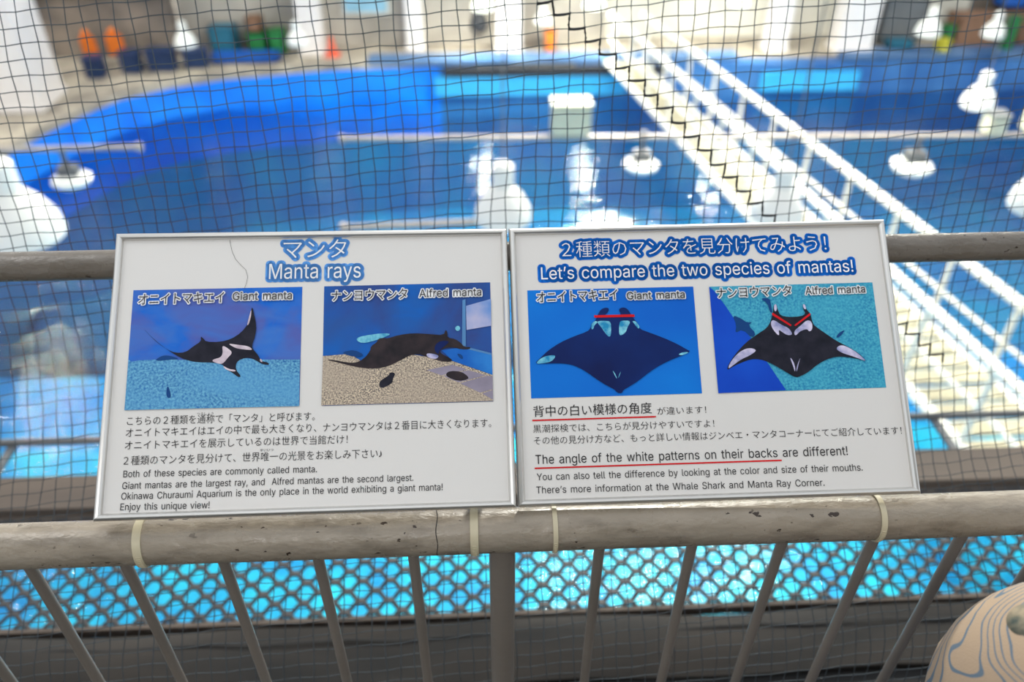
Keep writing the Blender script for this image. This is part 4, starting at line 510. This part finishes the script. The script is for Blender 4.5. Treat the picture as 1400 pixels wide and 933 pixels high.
def latin(text):
    V_, F_ = [], []; x = 0
    for ch in text:
        if ch == ' ': x += .285; continue
        adv, sp = GLYPHS[ch]
        if ch not in _gc:
            loops = [[(s[i] / 1000, s[i + 1] / 1000) for i in range(0, len(s), 2)] for s in sp]
            area = [sum(a[0] * b_[1] - b_[0] * a[1] for a, b_ in zip(l, l[1:] + l[:1])) for l in loops]
            big_ = max(range(len(loops)), key=lambda q: abs(area[q])); sg = area[big_] > 0
            def inside(p, l):
                c = False
                for a, b_ in zip(l, l[1:] + l[:1]):
                    if (a[1] > p[1]) != (b_[1] > p[1]) and p[0] < (b_[0] - a[0]) * (p[1] - a[1]) / (b_[1] - a[1]) + a[0]: c = not c
                return c
            VV, FF = [], []
            for q, l in enumerate(loops):
                if (area[q] > 0) != sg: continue
                v, f = curve_fill([l] + [h for r, h in enumerate(loops) if (area[r] > 0) != sg and inside(h[0], l)])
                k = len(VV); VV += v; FF += [tuple(i + k for i in w_) for w_ in f]
            _gc[ch] = (VV, FF)
        v, f = _gc[ch]; k = len(V_); V_ += [(a + x, b_) for a, b_ in v]; F_ += [tuple(i + k for i in q) for q in f]; x += adv / 1000
    return V_, F_
def kana(text, thin):
    cu = bpy.data.curves.new('tmp', 'FONT'); cu.body = text; cu.size = 1; cu.resolution_u = 2; cu.offset = -thin
    o = bpy.data.objects.new('tmp', cu); me = bpy.data.meshes.new_from_object(o)
    v = [tuple(q.co[:2]) for q in me.vertices]; f = [tuple(p.vertices) for p in me.polygons]
    bpy.data.objects.remove(o); bpy.data.curves.remove(cu); bpy.data.meshes.remove(me); return v, f
def clean(v, f):
    me = bpy.data.meshes.new('tmp'); me.from_pydata([(a, b_, 0) for a, b_ in v], [], f); bm = bmesh.new(); bm.from_mesh(me); bmesh.ops.remove_doubles(bm, verts=bm.verts, dist=.0008)
    vs = [(q.co.x, q.co.y) for q in bm.verts]; bm.verts.index_update(); fs = [tuple(q.index for q in p.verts) for p in bm.faces]
    bd = [(e.verts[0].index, e.verts[1].index) for e in bm.edges if len(e.link_faces) == 1]; bm.free(); bpy.data.meshes.remove(me); return vs, fs, bd
def write(parent, text, x0, y0, x1, m, z, jp=False, thin=0, outline=0, om=None, hy=None, rise=0.0, name='lettering'):
    v, f = kana(text, thin) if jp else latin(text)
    v, f, bd = clean(v, f)
    ax = min(a for a, _ in v); bx = max(a for a, _ in v); by = min(b_ for _, b_ in v) if jp else 0
    sx = (x1 - x0) / (bx - ax); top = max(b_ for _, b_ in v); sy = (hy / (top - by)) if hy else sx
    P = [(x0 + (a - ax) * sx, y0 + (b_ - by) * sy + rise * (a - ax) * sx / (x1 - x0)) for a, b_ in v]
    mb = MB(); mb.add([(a / 1000, b_ / 1000, z / 1000) for a, b_ in P], f); 
    if outline:
        ob = MB(); zz = (z - .16) / 1000; r = outline / 1000; N_ = 10
        for i in set(i for e in bd for i in e):
            c = P[i]; ob.add([(c[0] / 1000 + r * math.cos(2 * math.pi * k / N_), c[1] / 1000 + r * math.sin(2 * math.pi * k / N_), zz) for k in range(N_)], [tuple(range(N_))])
        for i, j in bd:
            a, b_ = Vector(P[i]) / 1000, Vector(P[j]) / 1000; d = b_ - a
            if d.length < 1e-6: continue
            nrm = Vector((-d.y, d.x)).normalized() * r
            ob.add([(a.x + nrm.x, a.y + nrm.y, zz), (a.x - nrm.x, a.y - nrm.y, zz), (b_.x - nrm.x, b_.y - nrm.y, zz), (b_.x + nrm.x, b_.y + nrm.y, zz)], [(0, 1, 2, 3)])
        ob.add([(a / 1000, b_ / 1000, zz) for a, b_ in P], f)
        part('lettering_outline', ob, om, parent)
    return part(name, mb, m, parent)
def poly(parent, pts, m, z, name):
    z = z if z < 0 else z * 3.2
    v, f = curve_fill([[(pts[i] / 1000, pts[i + 1] / 1000) for i in range(0, len(pts), 2)]])
    mb = MB(); mb.add([(a, b_, z / 1000) for a, b_ in v], f); return part(name, mb, m, parent)
def smooth_poly(pts, it=2):
    P = [(pts[i], pts[i + 1]) for i in range(0, len(pts), 2)]
    for _ in range(it):
        Q_ = []
        for i, a in enumerate(P):
            b_ = P[(i + 1) % len(P)]; Q_ += [(a[0] * .75 + b_[0] * .25, a[1] * .75 + b_[1] * .25), (a[0] * .25 + b_[0] * .75, a[1] * .25 + b_[1] * .75)]
        P = Q_
    return [c for p in P for c in p]

# ------------------------------------------------------------------ the two framed signs
SW, SH = .434, .312
def frame_bar(a, b_, n_in):
    """mitred bar of rounded snap frame from corner a to corner b; n_in = direction into the sheet"""
    prof = [(0, -.008), (0, .001), (.0012, .0034), (.0032, .0045), (.0052, .0042), (.0068, .0026), (.0075, .0006), (.0075, -.002)]
    a, b_, n_in = Vector(a), Vector(b_), Vector(n_in); t = (b_ - a).normalized(); mb = MB(); vs = []
    for w_, h in prof: vs.append((*(a + n_in * w_ + t * w_), h))
    for w_, h in prof: vs.append((*(b_ + n_in * w_ - t * w_), h))
    n = len(prof); fs = [(k, k + 1, n + k + 1, n + k) for k in range(n - 1)] + [(n - 1, 0, n, 2 * n - 1), tuple(range(n)), tuple(range(2 * n - 1, n - 1, -1))]
    return mb.add(vs, fs)
def sign(name, loc, mat, label):
    t = thing(name, label, 'sign')
    t.matrix_world = Matrix(((mat[0][0], mat[0][1], mat[0][2], loc[0]), (mat[1][0], mat[1][1], mat[1][2], loc[1]), (mat[2][0], mat[2][1], mat[2][2], E(loc[2])), (0, 0, 0, 1)))
    c = [(0, 0), (SW, 0), (SW, SH), (0, SH)]; ins = [(0, 1), (-1, 0), (0, -1), (1, 0)]
    for k in range(4): part('frame_bar', frame_bar(c[k], c[(k + 1) % 4], ins[k]), 'alu', t, smooth=35)
    part('backing_board', MB().box((SW / 2, SH / 2, -.0045), (SW - .004, SH - .004, .006)), 'board', t)
    part('printed_sheet', MB().box((SW / 2, SH / 2, -.0012), (SW - .012, SH - .012, .0006)), 'sheet', t)
    # clear sheet laid over the print
    cv = MB(); cv.add([(.006, .006, .0015), (SW - .006, .006, .0015), (SW - .006, SH - .006, .0015), (.006, SH - .006, .0015)], [(0, 1, 2, 3)]); part('clear_cover', cv, 'cover', t)
    return t
def photo(parent, quad, m, label):
    p = poly(parent, [c for q in quad for c in q], m, -.55, 'photo_print'); p['label'] = label; return p
ROT0 = ((0.99981, -0.00079, 0.01925), (0.01276, 0.77584, -0.6308), (-0.01443, 0.63093, 0.77571))
ROT1 = ((0.99991, -0.00073, -0.01361), (-0.00822, 0.7642, -0.64492), (0.01087, 0.64498, 0.76413))
sl = sign('information_sign', (-.4014, .5481, -.6502), ROT0, 'framed sign headed Manta rays with two underwater photos, the left one of the pair')
sr = sign('information_sign', (.0347, .558, -.6614), ROT1, "framed sign headed Let's compare the two species of mantas, with red underlines")
Z1, Z2, Z3, Z4 = -.50, -.42, -.34, -.26
ph = photo(sl, [(22.2, 114.4), (205, 114.8), (204.8, 247.4), (22.2, 246.8)], 'sea1', 'photo of a black manta with white patches over blue sand')
d = PRINTS['1']
poly(ph, smooth_poly(d['floor'], 1)[0:0] or d['floor'], 'sand1', .06, 'sand_picture')
for k in ('shark', 'fish'): poly(ph, smooth_poly(d[k]), 'shark', .10, 'fish_picture')
mp_ = poly(ph, smooth_poly(d['dark'], 1), 'manta', .14, 'manta_picture')
for k in ('w1', 'w2', 'w3', 'w4', 'w5'): poly(ph, smooth_poly(d[k]), 'pinkwhite', .18, 'white_marking')
ph = photo(sl, [(228.9, 113.7), (412.8, 113.7), (413.2, 248.9), (228.8, 247.5)], 'sea2', 'photo of a dark manta with open mouth over gravel')
d = PRINTS['2']
poly(ph, d['floor'], 'gravel', .04, 'gravel_picture'); poly(ph, d['pool'], 'pool_print', .06, 'pool_picture'); poly(ph, d['window'], 'pane_print', .06, 'window_picture')
for k in ('strip', 'sill'): poly(ph, d[k], 'strip_print', .08, 'frame_picture')
for k in ('tile1', 'tile2', 'tile3', 'tile4'): poly(ph, d[k], 'tile_print', .08, 'slab_picture')
poly(ph, smooth_poly(d['cyan']), 'cyanpatch', .05, 'light_patch'); poly(ph, smooth_poly(d['gold']), 'cyanpatch', .10, 'fish_picture')
for k, m in (('shark', 'shark'), ('fish', 'manta'), ('fish2', 'manta_brown'), ('fish3', 'shark')): poly(ph, smooth_poly(d[k], 1), m, .10, 'fish_picture')
poly(ph, smooth_poly(d['dark'], 1), 'manta_brown', .14, 'manta_picture')
poly(ph, smooth_poly(d['m1']), 'manta_navy', .18, 'mouth_picture'); poly(ph, smooth_poly(d['m2']), 'lilac', .18, 'mouth_picture')
ph = photo(sr, [(18.4, 116.2), (206.8, 116.1), (206.8, 238.2), (18.6, 238.8)], 'sea3', 'photo of a manta from above in blue water with one red bar')
d = PRINTS['3']
poly(ph, smooth_poly(d['dark'], 1), 'manta_navy', .10, 'manta_picture')
for k in ('c1', 'c2', 'c3', 'c4', 'c5', 'c6', 'c7', 'c8'): poly(ph, smooth_poly(d[k]), 'cyanpatch', .14, 'white_marking')
poly(ph, d['red'], 'red', .2, 'red_bar')
ph = photo(sr, [(224.8, 115.8), (412.3, 116.5), (412.1, 237.5), (225, 237.5)], 'sea4', 'photo of a manta from above over reef with two red bars')
d = PRINTS['4']
poly(ph, d['deep'], 'deep4', .04, 'deep_water_picture')
for k in ('shark', 'shark2', 'shark3'): poly(ph, smooth_poly(d[k], 1), 'shark', .08, 'fish_picture')
poly(ph, smooth_poly(d['dark'], 1), 'manta', .12, 'manta_picture')
for k in ('w1', 'w2', 'w3', 'w4', 'l1', 'l2', 'l3', 'l4'): poly(ph, smooth_poly(d[k]), 'lilac', .16, 'white_marking')
for k in ('red', 'red2'): poly(ph, d[k], 'red', .22, 'red_bar')
# words, left sign
write(sl, 'マンタ', 183, 281, 252.5, 'white_ink', Z4, True, .010, 4.0, 'title_l', 21.5)
write(sl, 'Manta rays', 168, 257, 269, 'white_ink', Z4, outline=4.0, om='title_l', hy=17.5)
for s_, x0, y0, x1, x2, x3 in ((sl, 29, 229.6, 120.5, 0, 0), (sr, 29, 224, 120, 0, 0)):
    write(s_, 'オニイトマキエイ', x0, y0, x1, 'ink_grey' if s_ is sl else 'ink', 1.0, True, .0, 1.3, 'white_ink', 12.2, rise=1)
write(sl, 'Giant manta', 130, 233, 194, 'ink_grey', 1.0, outline=1.3, om='white_ink', hy=9.2)
write(sl, 'ナンヨウマンタ', 237.5, 230, 320.5, 'ink_grey', 1.0, True, .0, 1.3, 'white_ink', 12.2, rise=1)
write(sl, 'Alfred manta', 334, 232.5, 403, 'ink_grey', 1.0, outline=1.3, om='white_ink', hy=9.4, rise=.6)
write(sr, 'Giant manta', 130.5, 224.8, 196, 'ink', 1.0, outline=1.3, om='white_ink', hy=8.8)
write(sr, 'ナンヨウマンタ', 232.5, 223.6, 317.5, 'ink', 1.0, True, .0, 1.3, 'white_ink', 12, rise=1)
write(sr, 'Alfred manta', 333.5, 225, 402, 'ink', 1.0, outline=1.3, om='white_ink', hy=9, rise=.4)
for tx, x0, y0, x1, h in (('こちらの２種類を通称で「マンタ」と呼びます。', 25.8, 98, 221.5, 9.6), ('オニイトマキエイはエイの中で最も大きくなり、ナンヨウマンタは２番目に大きくなります。', 25.4, 85.6, 410, 9.6),
                        ('オニイトマキエイを展示しているのは世界で当館だけ！', 25.4, 72.4, 256.6, 9.6), ('２種類のマンタを見分けて、世界唯一の光景をお楽しみ下さい♪', 25.2, 56.3, 293, 9.8)):
    write(sl, tx, x0, y0, x1, 'ink', Z3, True, .006, hy=h)
write(sl, 'つうしょう', 97.8, 107, 114.8, 'ink', Z3, True, .0, hy=2.9); write(sl, 'ゆいいつ', 165.5, 66.6, 179, 'ink', Z3, True, 0, hy=2.9)
for tx, x0, y0, x1 in (('Both of these species are commonly called manta.', 26, 44, 225), ('Giant mantas are the largest ray, and  Alfred mantas are the second largest.', 25.8, 32, 326), ('Okinawa Churaumi Aquarium is the only place in the world exhibiting a giant manta!', 25.6, 21.2, 356.7), ('Enjoy this unique view!', 25.4, 10.4, 115.6)):
    write(sl, tx, x0, y0, x1, 'ink', Z3, hy=7.2, rise=-.8)
# words, right sign
write(sr, '２種類のマンタを見分けてみよう！', 60, 276.3, 364, 'white_ink', Z4, True, .011, 3.8, 'title_r', 19)
write(sr, 'Let’s compare the two species of mantas!', 35, 251.2, 392, 'white_ink', Z4, outline=3.9, om='title_r', hy=14.8, rise=-.6)
write(sr, '背中の白い模様の角度', 20.2, 95.6, 150, 'ink', Z3, True, .0, hy=12.4)
write(sr, 'が違います！', 156, 94, 209.8, 'ink', Z3, True, .006, hy=8.4)
write(sr, '黒潮探検では、こちらが見分けやすいですよ！', 19.3, 78.4, 217.4, 'ink', Z3, True, .006, hy=8.8)
write(sr, 'その他の見分け方など、もっと詳しい情報はジンベエ・マンタコーナーにてご紹介しています！', 19.5, 65.6, 423, 'ink', Z3, True, .006, hy=8.9, rise=-1.4)
write(sr, 'The angle of the white patterns on their backs are different!', 20.4, 45, 360.6, 'ink', Z3, hy=10, rise=-1.2)
write(sr, 'You can also tell the difference by looking at the color and size of their mouths.', 21.2, 27.6, 374.8, 'ink', Z3, hy=7.6, rise=-1)
write(sr, 'There’s more information at the Whale Shark and Manta Ray Corner.', 20, 13.8, 331.4, 'ink', Z3, hy=7.6, rise=-2)
for x0, x1, y in ((18.6, 154, 92), (19.2, 287.6, 40.4)): poly(sr, [x0, y - .8, x1, y - .8, x1, y + .8, x0, y + .8], 'red', Z3, 'red_underline')
hair = MB().tube([(.1235, .3035, -.0002), (.124, .300, -.0002), (.1265, .290, -.0002), (.1305, .281, -.0002), (.137, .2735, -.0002), (.1425, .268, -.0002), (.1448, .260, -.0002), (.1436, .252, -.0002), (.1415, .246, -.0002)], .00016, 4)
part('hair_line', hair, 'ink_grey', sl)

# ------------------------------------------------------------------ the safety net

NET_PROFILE = [(1.23, .14), (1.145, -.08), (1.073, -.284), (1.02, -.454), (.985, -.617), (.948, -.745), (.855, -.87), (.735, -.955), (.612, -1.06), (.585, -1.22), (.580, -1.40), (.578, -1.56)]
_np = [Vector(p) for p in NET_PROFILE]
def _cr(p0, p1, p2, p3, t): return .5 * ((2 * p1) + (p2 - p0) * t + (2 * p0 - 5 * p1 + 4 * p2 - p3) * t * t + (3 * p1 - p0 - 3 * p2 + p3) * t ** 3)
_dense = []
for _i in range(len(_np) - 1):
    _a = _np[max(_i - 1, 0)]; _d = _np[min(_i + 2, len(_np) - 1)]
    for _k in range(24): _dense.append(_cr(_a, _np[_i], _np[_i + 1], _d, _k / 24))
_dense.append(_np[-1]); _len = [0]
for _i in range(1, len(_dense)): _len.append(_len[-1] + (_dense[_i] - _dense[_i - 1]).length)
import bisect
def along(s):
    s = max(0, min(_len[-1] - 1e-6, s)); k = bisect.bisect_right(_len, s) - 1; u = (s - _len[k]) / (_len[k + 1] - _len[k]); return _dense[k] + (_dense[k + 1] - _dense[k]) * u
CELL = .0200
def node(i, j):
    x = i * CELL * 1.02; s = .44 + j * CELL * .93 - .07 * x
    s += .0035 * math.sin(x * 9 + 1.3) * math.cos(j * .16) + .004 * math.sin(x * 4.1 + .4) + .0012 * math.sin(i * 1.7 + j * .9)
    x2 = x + .003 * math.sin(j * .23 + i * .05) + .0012 * math.sin(j * 1.3 + i * 2.1)
    p = along(s); wob = .010 * math.sin(x * 5.2 + j * .11) * max(0, min(1, (j + 30) / 20)) * (1 if s < .9 else .4)
    if s > 1.2: x2 += x * .0 
    return (x2, p.x + wob * .7, EYE + p.y + wob * .5)
SEAM = (4, 1)

net = thing('safety_net', 'square mesh cord net hanging between the railing and the pool', 'net', (0, 0, 0))
cols = range(-60, 70); rws = range(-24, 62)
sub = 1
mbc = MB()
for i in cols: mbc.tube([node(i, j) for j in rws], .00068, 4, caps=False)
o = part('upright_cords', mbc, 'cord', net, smooth=60); o['kind'] = 'stuff'
mbc = MB()
for j in rws: mbc.tube([node(i, j) for i in cols], .00066, 4, caps=False)
o = part('cross_cords', mbc, 'cord', net, smooth=60); o['kind'] = 'stuff'
mbc = MB()
for i in cols:
    for j in rws:
        p = node(i, j); r = .0011
        mbc.add([(p[0] + r, p[1], p[2]), (p[0] - r, p[1], p[2]), (p[0], p[1] + r, p[2]), (p[0], p[1] - r, p[2]), (p[0], p[1], p[2] + r * 1.2), (p[0], p[1], p[2] - r * 1.2)], [(0, 2, 4), (2, 1, 4), (1, 3, 4), (3, 0, 4), (2, 0, 5), (1, 2, 5), (3, 1, 5), (0, 3, 5)])
o = part('knots', mbc, 'cord', net); o['kind'] = 'stuff'
pts = []
i, j = SEAM
for k in range(62):
    if i > 69 or j > 56: break
    a = node(i, j); b_ = node(i + 1, j) if k % 2 == 0 else node(i, j + 1)
    for q in range(3):
        u_ = q / 3; sl_ = .0011 * math.sin(u_ * math.pi); pts.append((a[0] + (b_[0] - a[0]) * u_ + .0005 * math.sin(k * 5 + q), a[1] + (b_[1] - a[1]) * u_ - .0012, a[2] + (b_[2] - a[2]) * u_ - sl_))
    if k % 2 == 0: i += 1
    else: j += 1
part('lacing_cord', MB().tube(pts, [.0016 + .0007 * (n % 3 == 0) for n in range(len(pts))], 6), 'seam', net, smooth=60, label='thick black lacing cord stepping diagonally down the net')

# ------------------------------------------------------------------ the visitor at the lower right corner
HC = Vector((.536, .325, E(-.715)))
per = thing('person', 'child in a beige cloth hat with wavy grey lines in the lower right corner', 'person', (HC.x, .33, Z0))
def ell(mb, c, rx, ry, rz, n=28, m_=16, cut=-1, warp=0):
    prof = []
    vs = []; fs = []
    for i in range(m_ + 1):
        th = -math.pi / 2 + math.pi * i / m_; th = max(th, math.asin(cut)) if cut > -1 else th
        for k in range(n):
            q = 2 * math.pi * k / n; f_ = 1 + warp * math.sin(3 * q + 1) * math.cos(th)
            vs.append((c[0] + rx * math.cos(th) * math.cos(q) * f_, c[1] + ry * math.cos(th) * math.sin(q) * f_, c[2] + rz * math.sin(th)))
    for i in range(m_):
        for k in range(n): l = (k + 1) % n; fs.append((i * n + k, i * n + l, (i + 1) * n + l, (i + 1) * n + k))
    return mb.add(vs, fs)

sk = [((.0, 0, .50), .085), ((0, 0, .66), .08), ((0, .0, .78), .05), ((0, .02, .84), .035), ((0, .03, .93), .075),
      ((-.07, 0, .46), .055), ((-.075, 0, .25), .04), ((-.075, -.01, .05), .03), ((-.075, .07, .03), .028),
      ((.07, 0, .46), .055), ((.075, 0, .25), .04), ((.075, -.01, .05), .03), ((.075, .07, .03), .028),
      ((-.11, 0, .75), .035), ((-.14, .0, .60), .028), ((-.135, .05, .47), .02), ((.11, 0, .75), .035), ((.14, .0, .60), .028), ((.135, .05, .47), .02)]
ed = [(0, 1), (1, 2), (2, 3), (3, 4), (0, 5), (5, 6), (6, 7), (7, 8), (0, 9), (9, 10), (10, 11), (11, 12), (2, 13), (13, 14), (14, 15), (2, 16), (16, 17), (17, 18)]
me = bpy.data.meshes.new('tmp'); me.from_pydata([p for p, r in sk], ed, []); o = bpy.data.objects.new('tmp', me); COL.objects.link(o)
o.modifiers.new('s', 'SKIN'); o.modifiers.new('b', 'SUBSURF').levels = 1
for v_, (p, r) in zip(me.skin_vertices[0].data, sk): v_.radius = (r, r)
me.skin_vertices[0].data[0].use_root = True
bpy.context.view_layer.update(); em = bpy.data.meshes.new_from_object(o.evaluated_get(bpy.context.evaluated_depsgraph_get()))
bpy.data.objects.remove(o); em.materials.clear(); em.materials.append(M['trouser']); em.polygons.foreach_set('use_smooth', [True] * len(em.polygons))
link('body', em, per)
hc = (HC.x - per.location.x, HC.y - per.location.y, HC.z - Z0)
hat = part('hat', ell(MB(), hc, .130, .125, .150, 40, 24, -.45, .02), 'hat', per, smooth=70, label='beige cloth hat printed with grey-blue wavy lines')
nv = Vector((-.602 / .13, .372 / .125, .706 / .15)).normalized(); c0 = Vector((.4628 - per.location.x, .370 - per.location.y, E(-.612) - Z0)); tx = nv.cross(Vector((0, 1, 0))).normalized(); ty = nv.cross(tx)
pm = MB(); vs = []
for rr, hh in ((1, -.002), (.95, .003), (.75, .0065), (.4, .009)):
    for k in range(28): q = 2 * math.pi * k / 28; vs.append(c0 + tx * (.017 * rr * math.cos(q)) + ty * (.021 * rr * math.sin(q)) + nv * hh)
pm.add(vs, [(i_ * 28 + k, i_ * 28 + (k + 1) % 28, (i_ + 1) * 28 + (k + 1) % 28, (i_ + 1) * 28 + k) for i_ in range(3) for k in range(28)] + [tuple(84 + k for k in range(28))])
part('badge', pm, 'patch', hat, smooth=60, label='mottled green-grey oval badge')
